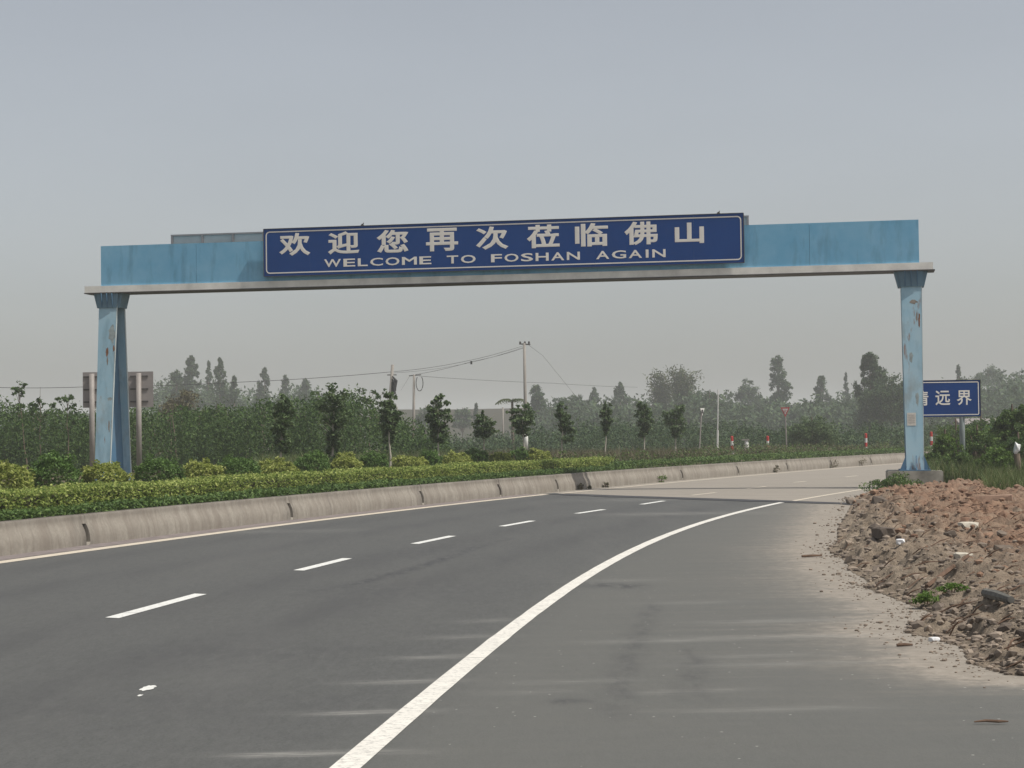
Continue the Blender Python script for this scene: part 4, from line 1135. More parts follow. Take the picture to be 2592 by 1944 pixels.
# paper notice stuck on the right column
nz0, nz1 = at_y(2312, 1077, 52.5).z, at_y(2312, 1044, 52.5).z
fr = lambda z: BD / 2 - (0.26 + 0.54 * (ZB - z) / (ZB - PZ)) - 0.034
MB().hexa([(xcr - .19, fr(nz0) - .006, nz0), (xcr + .05, fr(nz0) - .006, nz0), (xcr + .05, fr(nz0) - .001, nz0), (xcr - .19, fr(nz0) - .001, nz0)],
          [(xcr - .19, fr(nz1) - .006, nz1), (xcr + .05, fr(nz1) - .006, nz1), (xcr + .05, fr(nz1) - .001, nz1), (xcr - .19, fr(nz1) - .001, nz1)]).obj('paper_notice', M['notice'], gan)['label'] = 'faded paper notice stuck on the right column'
for k in range(5):
    z_ = nz0 + (nz1 - nz0) * (0.2 + 0.15 * k)
    MB().box(xcr - .16, xcr + .02, fr(z_) - .009, fr(z_) - .0065, z_, z_ + .012).obj('notice_line', M['sign_back'], gan)

# welcome sign on the front
YS = -0.14
SG = thing('welcome_sign', 'long dark blue welcome sign with Chinese and English lettering on the gantry', 'sign', (gL.x, gL.y, 0), yaw)
def gxs(px, py, yy=YS):                           # local x on the plane y = yy of the gantry frame
    d = ray(px, py); ox, oy = gL.x - sa * yy, gL.y + ca * yy
    return (oy * d.x - ox * d.y) / (ca * d.y - sa * d.x)
def gzs(px, py, yy=YS):
    xx_ = gxs(px, py, yy); wy = gL.y + sa * xx_ + ca * yy
    return at_y(px, py, wy).z
x0, x1 = gxs(668, 640), gxs(1882.5, 600)
z1 = 0.5 * (gzs(667, 578.8) + gzs(1882, 541)); z0 = 0.5 * (gzs(672.8, 698) + gzs(1883, 666))
WS, HS = x1 - x0, z1 - z0
npan = 10
for k in range(npan):
    a, b = x0 + WS * k / npan, x0 + WS * (k + 1) / npan
    MB().box(a + (0.0015 if k else 0), b - (0.0015 if k < npan - 1 else 0), YS, YS + 0.03, z0, z1).obj('sign_panel', M['sign_blue'], SG)
frame('sign_rim', x0 - .012, x1 + .012, z0 - .012, z1 + .012, 0.0115, 0.02, YS - .02, YS + .06, M['dark_steel'], SG)
frame('border_line', x0 + .06, x1 - .06, z0 + .075, z1 - .075, 0.034, 0.12, YS - .005, YS - .001, M['sign_white'], SG)
for k in range(8):
    xx_ = x0 + WS * (k + .5) / 8
    MB().box(xx_ - .03, xx_ + .03, YS + .031, 0.035, z0 + 0.5, z0 + 0.56).obj('mount_bracket', M['dark_steel'], SG)
    MB().box(xx_ - .03, xx_ + .03, YS + .031, 0.035, z0 + 1.0, z0 + 1.06).obj('mount_bracket', M['dark_steel'], SG)
for ch, px, py in zip('欢迎您再次莅临佛山', (746, 869.8, 993.6, 1118.9, 1245.7, 1374.9, 1497.2, 1622.5, 1744.9), (622, 618, 615, 611, 608, 604, 600, 596, 592)):
    xc = gxs(px, py); cw, chh = (0.97, 0.68)
    if ch == '山': cw, chh = 0.84, 0.60
    glyph(ch, cw, chh, 0.027, M['sign_white'], 'character', SG, xc - cw / 2, z0 + HS * 0.42, YS - 0.001)
def word(txt, pa, pb, py, zf, hf, mat, parent, bold=0.016):
    # letter advance widths taken from the font itself
    wds = {'W': .95, 'E': .67, 'L': .56, 'C': .72, 'O': .78, 'M': .83, 'T': .61, 'F': .61, 'S': .67, 'H': .72, 'A': .72, 'N': .72, 'G': .78, 'I': .28}
    gapw = 0.12
    xa, xb = gxs(pa, py), gxs(pb, py)
    tot = sum(wds[c_] * 0.86 for c_ in txt) + gapw * (len(txt) - 1)
    u = (xb - xa) / tot; xx_ = xa
    for c_ in txt:
        wv = wds[c_] * 0.86 * u
        if c_ == 'I': wv *= 0.55; xx_ += wds['I'] * .86 * u * .225
        glyph(c_, wv, HS * hf, bold, mat, 'letter', parent, xx_, z0 + HS * zf, YS - 0.001)
        xx_ += wv + gapw * u + (wds['I'] * .86 * u * .225 if c_ == 'I' else 0)
word('WELCOME', 820.5, 1092, 665, 0.155, 0.165, M['sign_white'], SG)
word('TO', 1130.9, 1204, 660, 0.155, 0.165, M['sign_white'], SG)
word('FOSHAN', 1242.8, 1468, 655, 0.155, 0.165, M['sign_white'], SG)
word('AGAIN', 1509, 1684.8, 648, 0.155, 0.165, M['sign_white'], SG)
for px, py in ((917, 570), (1818.5, 541)):
    xx_ = gxs(px, py); mb = MB()
    mb.prism_y([(xx_ - .05, z1 + .013), (xx_ + .05, z1 + .013), (xx_ + .03, z1 + .05), (xx_ + .05, z1 + .10), (xx_ + .0, z1 + .06), (xx_ - .03, z1 + .05)], YS - .01, YS + .03)
    mb.obj('lifting_lug', M['dark_steel'], SG)

# the other sign on the rear side, seen from behind
RS = thing('reverse_sign', 'pale back of a framed sign mounted on the far side of the gantry', 'sign', (gL.x, gL.y, 0), yaw)
YR = BD + 0.25
rx0, rx1 = gxs(436, 600, YR), gxs(1893, 560, YR); rz1 = 0.5 * (gzs(436, 594, YR) + gzs(1892, 548, YR)); rz0 = rz1 - 1.35
nb_ = 18; ed = np.linspace(rx0, rx1, nb_ + 1)
for k in range(nb_):
    MB().box(ed[k] + .03, ed[k + 1] - .03, YR, YR + .02, rz0 + .04, rz1 - .04).obj('back_panel', M['panel_pale'], RS)
for k in range(nb_ + 1):
    MB().box(ed[k] - .028, ed[k] + .028, YR - .05, YR + .015, rz0 + .039, rz1 - .039).obj('frame_post', M['sign_back'], RS)
MB().box(rx0 - .03, rx1 + .03, YR - .05, YR + .03, rz1 - .038, rz1 + .01).obj('top_rail', M['sign_back'], RS)
MB().box(rx0 - .03, rx1 + .03, YR - .05, YR + .03, rz0 - .01, rz0 + .038).obj('bottom_rail', M['sign_back'], RS)

# ------------------------------------------------------------------ grey sign back on two posts behind the left column
Yb = 70.0
b0, b1 = at_y(207.5, 942, Yb), at_y(386, 940, Yb); bz0 = at_y(300, 1031, Yb).z; bz1 = at_y(300, 941, Yb).z
SB = thing('road_sign', 'grey back of a road sign on two round posts behind the left blue column', 'sign', (b0.x, Yb, 0.35))
wv = b1.x - b0.x
MB().box(0, wv, 0.12, 0.14, bz0 - .35, bz1 - .35).obj('sign_plate', M['sign_back'], SB)
for pxp in (232.5, 351):
    xp = at_y(pxp, 1000, Yb).x - b0.x
    MB().tube([(xp, 0, -.1), (xp, 0, bz1 - .35 - .06)], 0.098, 14).obj('post', M['post'], SB, smooth=True)
    for f in (0.13, 0.49, 0.84):
        zz_ = bz1 - .35 - (bz1 - bz0) * f
        MB().box(xp - .33, xp + .33, 0.085, 0.118, zz_ - .025, zz_ + .025).obj('bracket_bar', M['dark_steel'], SB)

# ------------------------------------------------------------------ blue city boundary sign on the right
Yc = 59.0
c0, c1 = at_y(2288, 1000, Yc), at_y(2480.5, 1000, Yc); cz1 = at_y(2400, 963, Yc).z; cz0 = at_y(2400, 1054.5, Yc).z
CS = thing('city_sign', 'dark blue sign with white Chinese characters beside the right blue column', 'sign', (c0.x, Yc, 0), R(-1.0))
wv, hv = c1.x - c0.x, cz1 - cz0
MB().box(0, wv, 0, 0.03, cz0, cz1).obj('sign_panel', M['sign_blue2'], CS)
frame('border_line', .045, wv - .045, cz0 + .045, cz1 - .045, 0.025, 0.04, -.005, -.001, M['sign_white'], CS)
frame('sign_rim', -.012, wv + .012, cz0 - .012, cz1 + .012, 0.0115, 0.015, -.015, .04, M['dark_steel'], CS)
for ch, px in zip('清远界', (2331, 2386, 2440)):
    xx_ = at_y(px, 1008, Yc).x - c0.x; cw = 0.46
    glyph(ch, cw, 0.46, 0.014, M['sign_white'], 'character', CS, xx_ - cw / 2, at_y(2400, 1026, Yc).z, -0.001)
xp = at_y(2437, 1100, Yc).x - c0.x
MB().tube([(xp, .10, -.1), (xp, .10, cz1 - .05)], 0.085, 12).obj('post', M['post_green'], CS, smooth=True)

# ------------------------------------------------------------------ yield signs, white post, bollards, marker
def yield_sign(px, ty, by, wpx, Yd, lab, rot, back, foot_px, foot_py):
    T = at_y(px, ty, Yd); B = at_y(px, by, Yd); fz = max(0.1, 0.35); F_ = at_y(foot_px, foot_py, Yd)
    ww = wpx * Yd / FOC / 2; h = T.z - B.z
    t = thing('yield_sign', lab, 'sign', (F_.x, Yd, 0.2), rot)
    ox = (T.x - F_.x)
    z1_, z0_ = T.z - .2, B.z - .2
    MB().prism_y([(ox - ww, z1_), (ox + ww, z1_), (ox, z0_)], -.06, -.04).obj('plate', M['wht'] if back else M['red_sign'], t)
    if not back:
        k_ = 0.60; cz = z1_ - h * 0.36
        MB().prism_y([(ox + (-ww) * k_, cz + (z1_ - cz) * k_), (ox + ww * k_, cz + (z1_ - cz) * k_), (ox, cz + (z0_ - cz) * k_)], -.07, -.061).obj('white_field', M['panel_pale'], t)
        glyph('让', 0.17, 0.16, 0.02, M['red_sign'], 'character', t, ox - .085, z1_ - h * 0.52, -0.0715)
    else:
        MB().box(ox - ww * .5, ox + ww * .3, -.075, -.062, z0_ + h * .3, z0_ + h * .8).obj('back_bracket', M['dark_steel'], t)
    MB().tube([(0, 0, -.3), (ox, 0, z1_ - h * .15)], 0.035, 8).obj('post', M['post'], t)
yield_sign(1987, 1031, 1056, 24, 104, 'red-bordered triangular yield sign on a thin post', 0, False, 1992, 1128)
yield_sign(1783, 1033, 1052, 19, 104, 'small pale triangular sign seen from behind on a leaning post', R(50), True, 1768, 1142)
Yw = 104
a = at_y(1817.7, 986, Yw); b = at_y(1815, 1135, Yw)
t = thing('white_post', 'tall thin white post standing before the tree belt', 'post', (b.x, Yw, 0.2))
MB().tube([(0, 0, -.1), ((a.x - b.x) * .45, 0, 1.6)], 0.055, 8).obj('lower_pipe', M['wht'], t)
MB().tube([((a.x - b.x) * .45, 0, 1.6), (a.x - b.x, 0, a.z - .2)], 0.032, 8).obj('upper_pipe', M['wht'], t)
def bollard(px, ty, Yd, lab, h=1.0):
    T = at_y(px, ty, Yd)
    t = thing('bollard', lab, 'bollard', (T.x, Yd, T.z - h), 0, 'red and white bollards on the far verge')
    z = 0
    for k in range(4):
        MB().tube([(0, 0, h * k / 4 + .001), (0, 0, h * (k + 1) / 4)], 0.075, 10).obj('band', M['red'] if k % 2 else M['wht'], t)
    MB().tube([(0, 0, h), (0, 0, h + .03)], [0.075, 0.03], 10).obj('cap', M['red'], t)
bollard(1852.6, 1105, 104, 'red and white bollard left of the pale hooded marker stone')
bollard(1943, 1104.5, 104, 'red and white bollard between marker stone and triangle yield sign')
bollard(2191.6, 1098, 108, 'red and white bollard before the big dark tree by the right column')
bollard(2357, 1094, 108, 'red and white bollard just right of the right blue column')
T = at_y(1887, 1111, 104)
t = thing('marker_stone', 'pale stubby marker stone with a flat cap between two bollards', 'marker', (T.x, 104, T.z - .75))
MB().tube([(.06, 0, 0), (.06, 0, .45), (.05, 0, .66)], [.13, .12, .09], 10).obj('shaft', M['wht'], t, smooth=True)
MB().box(-.2, .2, -.12, .12, .66, .74).obj('cap', M['post'], t)

# ------------------------------------------------------------------ poles and cables
def pole(pxt, pyt, pxb, pyb, Yd, r, lab, extra=None):
    T = at_y(pxt, pyt, Yd); B = at_y(pxb, pyb, Yd)
    k = (0.1 - B.z) / (T.z - B.z); base = B + (T - B) * k
    t = thing('utility_pole', lab, 'pole', base, 0, 'concrete utility poles')
    d = T - base
    MB().tube([(0, 0, -.1), d], [r * 1.25, r * 0.85], 10).obj('shaft', M['pole'], t, smooth=True)
    return t, T, base, d
p1, T1, B1, d1 = pole(993.7, 923.2, 988, 1008, 100, 0.095, 'leaning concrete pole with dark cable junk hanging near its top')
for k in range(3):
    o_ = d1 * (0.80 + .03 * k)
    MB().tube([o_ + Vector((.05, -.12, .15)), o_ + Vector((.12 + .06 * k, -.14, -.1)), o_ + Vector((.16, -.12, -.45)), o_ + Vector((.10, -.12, -.55))], [.03, .09, .10, .02], 7).obj('cable_bundle', M['wire'], p1)
MB().tube([d1 * .9 + Vector((-.25, 0, 0)), d1 * .9 + Vector((.25, 0, 0))], .03, 6).obj('cross_bar', M['dark_steel'], p1)
p2, T2, B2, d2 = pole(1048, 948, 1047, 1066, 120, 0.085, 'short concrete pole right of the leaning one with a cable loop')
MB().tube([d2 + Vector((-.32, 0, -.08)), d2 + Vector((.45, 0, -.02))], .035, 6).obj('cross_bar', M['dark_steel'], p2)
lp = [d2 + Vector((.35 + .22 * math.cos(a_), -.1, -.55 + .5 * math.sin(a_))) for a_ in np.linspace(0.9, -4.0, 14)]
MB().tube(lp, .025, 5).obj('cable_loop', M['wire'], p2)
p3, T3, B3, d3 = pole(1327, 868, 1331.5, 1118, 112, 0.095, 'tallest concrete pole, with whitewashed foot, in the middle of the view')
MB().tube([d3 + Vector((-.30, 0, -.05)), d3 + Vector((.36, 0, -.10))], .045, 6).obj('cross_bar', M['dark_steel'], p3)
for q_ in (-.24, 0.04, .28):
    MB().tube([d3 + Vector((q_, 0, -.05)), d3 + Vector((q_, 0, .05)), d3 + Vector((q_, 0, .10))], [.05, .06, .03], 7).obj('insulator', M['dark_steel'], p3)
zf0, zf1 = at_y(1332, 1125, 112).z, at_y(1331, 1085, 112).z
fr_ = lambda z: Vector(((d3.x) * (z - .1) / d3.z, 0, z - .1))
MB().tube([fr_(zf0 - .4), fr_(zf1)], .13, 10).obj('white_foot', M['pole_white'], p3, smooth=True)
pole(1273, 1031, 1273, 1066, 200, 0.10, 'tiny hazy pole far off on the field bank')
pole(1005, 1029, 1006, 1062, 118, 0.05, 'thin pale pole peeping out between thicket and short pole')
def cable(pts, sag, lab, r=0.011):
    pts = [Vector(p_) for p_ in pts]; cv = []
    for a_, b_ in zip(pts[:-1], pts[1:]):
        for k in range(14):
            f = k / 14; cv.append(a_.lerp(b_, f) - Vector((0, 0, 4 * sag * f * (1 - f))))
    cv.append(pts[-1])
    o_ = MB().tube(cv, r, 5).obj('power_cable', M['wire']); tag(o_, lab, 'cable', 'overhead cables'); return o_
W1 = at_y(993, 941, 100)
cable([at_y(-60, 979, 88), at_y(208, 979.5, 90), at_y(613, 967, 95), W1], 0.05, 'long low cable coming from the left picture edge to the leaning pole', .013)
cable([W1 + Vector((.05, 0, 0)), T3 + Vector((-.1, 0, -.18))], 0.22, 'upper cable rising from the leaning pole to the tallest pole')
cable([W1 + Vector((.05, .1, -.06)), T3 + Vector((-.1, .1, -.26))], 0.28, 'second cable just under the upper one to the tallest pole', .007)
k_ = at_y(1191, 916, 116)
cable([T2 + Vector((.1, 0, 0)), k_, T3 + Vector((-.05, 0, -.3))], 0.06, 'lower cable from the short pole up to the tallest pole with a lump on it')
t = link('cable_box', MB().box(-.06, .06, -.06, .06, -.22, -.02).mesh('cable_box', M['wire']), None, at_y(1193, 913, 116)); tag(t, 'small dark box hanging from the lower cable to the tallest pole', 'cable box')
cable([T2 + Vector((.3, 0, -.1)), at_y(1400, 970, 140), at_y(1614, 980, 165)], 0.05, 'long flat cable running right from the short pole into the trees')
cable([T3 + Vector((.15, 0, -.05)), at_y(1374, 900, 116), at_y(1455, 1000, 130)], 0.0, 'stay cable slanting down to the right from the tallest pole', .007)
cable([T2 + Vector((-.25, 0, -.05)), at_y(1015, 988, 116)], 0.0, 'short stay cable slanting down left from the short pole', .007)

# ------------------------------------------------------------------ heap of earth and rubble on the right
def heap_h(x, y):
    d = seg_dist(x, y, HEAP); ins = inside(x, y, HEAP)
    e = np.clip(d / 1.0, 0, 1); e = e * e * (3 - 2 * e)
    crest = 0.15 + 0.07 * np.clip((y - 16) / 12, 0, 1) - 0.02 * np.clip((y - 36) / 8, 0, 1)
    hgt = e * (crest * (0.65 + 0.7 * fbm(x * 0.55, y * 0.4, 12)))
    ed2 = np.clip(d / 0.25, 0, 1)
    r1 = 1 - np.abs(2 * fbm(x * 1.9, y * 1.1, 40, 5) - 1)
    r2 = 1 - np.abs(2 * fbm(x * 4.6, y * 2.6, 71, 3) - 1)
    k_ = np.clip(y / 30, 0.45, 1.2)
    hgt += ed2 * (0.22 * (r1 ** 2 - 0.60) + k_ * 0.11 * (r2 ** 2 - 0.5) + k_ * 0.05 * (fbm(x * 14, y * 7, 33, 3) - 0.45))
    return np.where(ins, np.maximum(hgt, 0.0) + 0.024, -0.05)
nu, nv = 760, 300
qy = 1 / np.linspace(1 / 11.0, 1 / 51.5, nu)
t_ = np.linspace(0, 1, nv)
xlo = 2.0 + 0.105 * (qy - 11); xhi = 8.0 + 0.21 * (qy - 11)
GX = xlo[:, None] + (xhi - xlo)[:, None] * t_[None, :]; GY = np.repeat(qy[:, None], nv, 1)
GZ = heap_h(GX, GY)
V = np.stack([GX, GY, GZ], -1).reshape(-1, 3)
F = grid_faces(nu, nv); F = F[(V[F, 2] > 0).any(1)]
hm = np_mesh('rubble_heap', V, F, M['dirt'], True)
def redness(x, y): return np.clip((y - 15.5) / 8, 0, 1) * np.clip((x - (0.105 * y + 2.0 + 0.02 * (y - 12))) / 1.6, 0.0, 1)
attr(hm, 'red', redness(V[:, 0], V[:, 1]) * 1.3)
heap = tag(link('rubble_heap', hm), 'sprawling heap of grey and reddish earth and rubble on the right shoulder', 'rubble heap')
# clods: shared lumps, nearest and largest as parts, the rest as one mass
def lump(seed, n=2):
    bm = bmesh.new(); bmesh.ops.create_icosphere(bm, subdivisions=1, radius=1.0)
    r_ = random.Random(seed)
    for v in bm.verts: v.co *= r_.uniform(0.62, 1.15)
    me = bpy.data.meshes.new('clod'); bm.to_mesh(me); bm.free(); return me
LMP = {k: [lump(i + 10 * j) for i in range(5)] for j, k in enumerate(('clod_grey', 'clod_red', 'clod_dark'))}
for k, ms in LMP.items():
    for m_ in ms: m_.materials.append(M[k])
cand = []
while len(cand) < 8500:
    q_ = random.random(); yy = 1 / (1 / 11.8 * (1 - q_) + q_ / 50); xx_ = random.uniform(2.6, 3.0 + 0.24 * yy)
    A_ = np.array([xx_]), np.array([yy])
    if not inside(*A_, HEAP)[0]: continue
    sz = min(0.11, math.exp(random.gauss(-4.2, 0.6))) * (0.5 + yy / 26)
    if seg_dist(*A_, HEAP)[0] < 0.4: sz *= 1.15
    cand.append((sz * FOC / yy, xx_, yy, sz))
cand.sort(reverse=True)
cx = np.array([c_[1] for c_ in cand]); cy = np.array([c_[2] for c_ in cand]); cz = heap_h(cx, cy); cr_ = redness(cx, cy)
ico = lump(99); iv = np.array([v.co[:] for v in ico.vertices]); if_ = np.array([p_.vertices[:] for p_ in ico.polygons])
stuffV = {k: [] for k in LMP}
for i, (s_, xx_, yy, sz) in enumerate(cand):
    rd_ = random.random()
    k = 'clod_red' if rd_ < cr_[i] * 1.1 else ('clod_dark' if random.random() < 0.3 else 'clod_grey')
    ax = Vector((random.uniform(.8, 1.5), random.uniform(.8, 1.3), random.uniform(.6, 1.0))) * sz
    if i < 290:
        o_ = link('clod', random.choice(LMP[k]), heap, (xx_, yy, cz[i] + ax.z * .12), (random.uniform(-.4, .4), random.uniform(-.4, .4), random.uniform(0, 6.28)), ax)
    else:
        a_ = random.uniform(0, 6.28); c2, s2 = math.cos(a_), math.sin(a_)
        v_ = iv * np.array(ax); v_ = np.c_[v_[:, 0] * c2 - v_[:, 1] * s2, v_[:, 0] * s2 + v_[:, 1] * c2, v_[:, 2]] + np.array([xx_, yy, cz[i] + ax.z * .15])
        stuffV[k].append(v_)
for k, vs in stuffV.items():
    if not vs: continue
    n = len(iv); F = np.vstack([if_ + n * j for j in range(len(vs))])
    o_ = link('crumbs', np_mesh('crumbs', np.vstack(vs), F, M[k]), heap); o_['kind'] = 'stuff'
# loose crumbs strewn round the foot of the heap
vs = []
while len(vs) < 700:
    i_ = random.randrange(len(HEAP_PX) - 1); a_, b_ = HEAP[i_], HEAP[i_ + 1]; f_ = random.random()
    xx_ = a_[0] + (b_[0] - a_[0]) * f_ - abs(random.gauss(0, 0.2)); yy = a_[1] + (b_[1] - a_[1]) * f_ + random.gauss(0, 0.3)
    if inside(np.array([xx_]), np.array([yy]), HEAP)[0]: continue
    sz = math.exp(random.gauss(-5.0, 0.5)) * (0.5 + yy / 24)
    vs.append(iv * np.array([sz * 1.2, sz, sz * .7]) + np.array([xx_, yy, 0.02 + sz * .25]))
F = np.vstack([if_ + len(iv) * j for j in range(len(vs))])
o_ = link('crumbs', np_mesh('crumbs', np.vstack(vs), F, M['clod_grey']), heap); o_['kind'] = 'stuff'
# dry twigs and roots through the heap
mb = MB()
for i in range(420):
    q_ = random.random(); yy = 1 / (1 / 12 * (1 - q_) + q_ / 48); xx_ = random.uniform(2.8, 3.2 + 0.2 * yy)
    A_ = np.array([xx_]), np.array([yy])
    if not inside(*A_, HEAP)[0]: continue
    z_ = heap_h(*A_)[0]; a_ = random.uniform(-.9, .9); L_ = random.uniform(.08, .3)
    d_ = Vector((math.cos(a_) * L_, math.sin(a_) * L_, random.uniform(0, .12)))
    mb.tube([Vector((xx_, yy, z_ + .01)), Vector((xx_, yy, z_ + .03)) + d_ * .5, Vector((xx_, yy, z_ + .015)) + d_], [.006, .009, .003], 3)
o_ = mb.obj('twigs', M['stick'], heap); o_['kind'] = 'stuff'
def hz(x, y): return float(heap_h(np.array([x]), np.array([y]))[0])
def on_heap(px, py):
    z = 0.2
    for _ in range(12):
        v_ = on_z(px, py, z); z = max(hz(v_.x, v_.y), 0.022)
    return Vector((v_.x, v_.y, z))
def rock(name, px, py, size, mat, lab, cat, seed, sub=2):
    bm = bmesh.new(); bmesh.ops.create_icosphere(bm, subdivisions=sub, radius=1)
    r_ = random.Random(seed)
    for v in bm.verts:
        v.co = Vector((max(-.7, min(.7, v.co.x)), max(-.7, min(.7, v.co.y)), max(-.6, min(.6, v.co.z)))) * r_.uniform(.9, 1.08)
        v.co.x *= size[0]; v.co.y *= size[1]; v.co.z *= size[2]
    me = bpy.data.meshes.new(name); bm.to_mesh(me); bm.free(); me.materials.append(mat)
    p_ = on_heap(px, py)
    return tag(link(name, me, None, p_ + Vector((0, 0, size[2] * .3)), (0, 0, random.uniform(-.4, .4))), lab, cat)
rock('pale_rock', 2438, 1440, (.12, .14, .10), M['stone_pale'], 'pale squarish stone lying on the middle of the rubble heap', 'stone', 3)
rock('pale_rock', 2275, 1330, (.14, .2, .07), M['stone_pale'], 'flat tan stone at the back left side of the rubble heap', 'stone', 5)
rock('pale_rock', 2450, 1340, (.16, .25, .08), M['stone_pale'], 'broad tan stone half sunk in the reddish part of the heap', 'stone', 7)
rock('dark_rock', 2235, 1365, (.15, .2, .13), M['clod_dark'], 'large dark lump of earth standing out at the heap centre', 'clod', 8)
rock('dark_rock', 2262, 1350, (.10, .15, .11), M['clod_dark'], 'small dark lump right of the largest dark lump', 'clod', 9)
rock('white_bag', 2280, 1410, (.07, .1, .06), M['litter'], 'crumpled white plastic bag on the rubble heap', 'litter', 12)
rock('wrapper', 2365, 1622, (.05, .05, .03), M['litter'], 'white crumpled wrapper near the front edge of the heap', 'litter', 13)
p_ = on_heap(2507, 1275)
t = tag(MB().hexa([(-.5, -.3, -.15), (.42, -.26, -.15), (.4, .3, -.15), (-.46, .26, -.15)], [(-.40, -.2, .13), (.36, -.24, .19), (.38, .22, .20), (-.42, .24, .10)]).obj('brick_block', M['brick'], None, p_, (0, .05, R(-14))), 'reddish rectangular block at the back right of the heap', 'block')
def stick(name, a, b, r, mat, lab, cat, lift=.03, n=6, bend=.003):
    A_, B_ = on_heap(*a), on_heap(*b); A_.z += lift; B_.z += lift
    m_ = A_.lerp(B_, .5) + Vector((0, 0, bend))
    o_ = link(name, None)
    C.objects.unlink(o_); bpy.data.objects.remove(o_)
    ob = MB().tube([Vector((0, 0, 0)), m_ - A_, B_ - A_], [r, r * 1.1, r * .7], n).obj(name, mat, None, A_); return tag(ob, lab, cat)
stick('stick', (2345, 1452), (2452, 1440), .022, M['stick'], 'long reddish stick below the pale squarish stone', 'stick')
stick('log', (2495, 1517), (2560, 1534), .04, M['log'], 'short grey log lying on the right side of the heap', 'log', .03, 8)
stick('stick', (2270, 1637), (2310, 1636), .012, M['stick'], 'dark thin stick lying on dusty ground before the heap', 'stick', .012)
stick('stick', (2030, 1412), (2080, 1410), .016, M['stick'], 'dark thin stick on the asphalt left of the heap', 'stick', .02)
stick('plank', (2430, 1282), (2500, 1272), .03, M['stick'], 'dark broken plank at the back right of the heap', 'plank', .08, 4)
A_ = on_z(2466, 1827, .035); B_ = on_z(2552, 1826, .035)
tag(MB().tube([Vector((0, 0, 0)), (B_ - A_) * .35 + Vector((0, .01, .004)), (B_ - A_) * .7 + Vector((0, -.006, .002)), B_ - A_], [.004, .008, .009, .004], 6).obj('stick', M['stick'], None, A_), 'brown stick lying alone on the asphalt near the bottom right corner', 'stick')

# weeds
def weed(P0, rad, h, n, mat, lab, leaf=0.05, grp='weeds on the shoulder'):
    t = thing('weed', lab, 'weed', P0, 0, grp)
    leaf_obj('leaves', clumped(n, (0, 0, h * .5), (rad, rad, h * .55), 14, .4, .5), leaf, mat, t, aspect=.5, up=.6)
    mb = MB()
    for k in range(6):
        a_ = random.uniform(0, 6.28); mb.tube([(0, 0, -.02), (rad * .5 * math.cos(a_), rad * .5 * math.sin(a_), h * .8)], [.006, .003], 4)
    mb.obj('stems', M['stick'], t)
weed(on_heap(2345, 1532), .11, .10, 420, M['l_bright'], 'bright green weed at the notch in the front of the heap', .035)
weed(on_heap(2410, 1512), .12, .09, 380, M['l_bright'], 'bright green weed right of the other on the heap', .035)
v_ = on_z(2256, 1252, .02)
weed(v_, .55, .42, 1800, M['l_cover'], 'dark green leafy weed mound before the concrete plinth', .07)
weed(v_ + Vector((.35, .5, 0)), .45, .5, 1200, M['l_cover'], 'taller green weed against the concrete plinth', .07)
for k, (px, py, rr) in enumerate([(1469, 1236, .10), (1491, 1235, .06), (1530, 1231, .09), (1671, 1214, .16), (1962, 1191, .16), (2107, 1180, .22), (2181, 1175, .22)]):
    s = s_of_px(px, .55, py); P0 = left_off(s, .52)
    weed((P0[0], P0[1], 0.0), rr, rr * 1.6, 160, M['l_brown'] if k != 3 else M['l_bright'],
         ['brown weed at the wall foot where asphalt meets concrete', 'smallest brown weed at the wall foot beside the asphalt end', 'brown weed at the wall foot, third from the asphalt end', 'bright green weed at the wall foot', 'brown weed tuft at the wall foot below the yield sign',
          'dark weed tuft at the far wall foot', 'dark weed tuft at the wall foot nearest the right column'][k], .06, 'weeds along the foot of the wall')

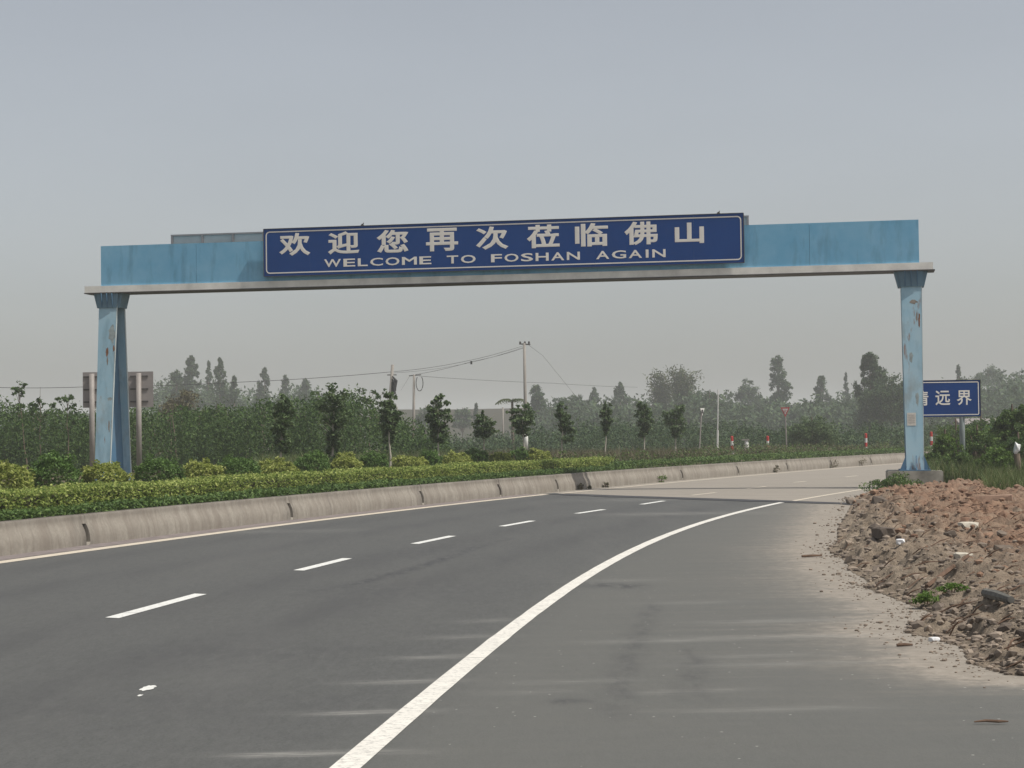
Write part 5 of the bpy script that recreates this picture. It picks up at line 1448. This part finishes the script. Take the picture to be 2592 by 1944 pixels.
# tall grass and weeds on the right behind the heap
vs_ = np.array([(2005, 0), (2300, 0)])
blades(30000, lambda n: 1998 + 270 * rng.random(n), 53, 66, 0.3, 0.95, M['l_grass'], 'tall_grass', 'tall green grass behind the heap around the city sign post', 0.013, zf=-0.05, clear=False)
blades(7000, lambda n: 2020 + 260 * rng.random(n), 56, 72, 0.4, 1.15, M['l_dry'], 'dry_grass', 'pale seeding grass among the green at the right', 0.012, zf=-0.05, clear=False)
blades(6000, lambda n: 2130 + 130 * rng.random(n), 44, 52, 0.2, 0.7, M['l_grass'], 'tall_grass', 'short green grass right behind the reddish heap', 0.012, zf=0.0, clear=False)
# things beyond, at the right picture edge
P0 = at_y(2574, 1160, 53.5)
t = thing('white_sack', 'white crumpled sack on a dark stump in the weeds at the right picture edge', 'sack', (P0.x, 53.5, 0.0))
bm = bmesh.new(); bmesh.ops.create_icosphere(bm, subdivisions=2, radius=1)
for v in bm.verts: v.co = Vector((v.co.x * .10, v.co.y * .10, v.co.z * .17)) * random.uniform(.6, 1.25) + Vector((0, 0, 1.1))
me = bpy.data.meshes.new('cloth'); bm.to_mesh(me); bm.free(); me.materials.append(M['litter']); link('cloth', me, t)
MB().tube([(0, 0, -.1), (.04, 0, .5), (0, 0, .93)], [.12, .09, .09], 9).obj('stump', M['bark'], t)
P0 = at_y(2495, 1085, 108)
t = thing('roadside_shed', 'low far shed with pale roof and teal sheet between the bushes at right', 'shed', (P0.x, 108, 0))
MB().box(-1.3, 1.3, 0, 2, 0, 1.9).obj('wall', M['teal'], t)
MB().prism_x([(-.3, 1.95), (2.3, 1.95), (1.0, 2.3)], -1.5, 1.5).obj('roof', M['sign_back'], t)
MB().box(1.4, 3.2, .2, 1.8, 0, 2.6).obj('side_wall', M['wall'], t)

# ------------------------------------------------------------------ haze: one box of even air round the whole scene
hz_m = bpy.data.materials.new('haze_air'); hz_m.use_nodes = True
n_ = hz_m.node_tree; n_.nodes.remove(n_.nodes['Principled BSDF'])
pv = n_.nodes.new('ShaderNodeVolumePrincipled')
pv.inputs['Color'].default_value = (0.975, 0.995, 1.0, 1)
pv.inputs['Density'].default_value = 0.0007
pv.inputs['Anisotropy'].default_value = 0.0
n_.links.new(pv.outputs[0], n_.nodes['Material Output'].inputs['Volume'])
hb_ = MB().box(-950, 950, -80, 1550, -1.1, 27.0).obj('haze', hz_m)
tag(hb_, 'pale haze hanging over the whole scene', None, None, 'stuff')
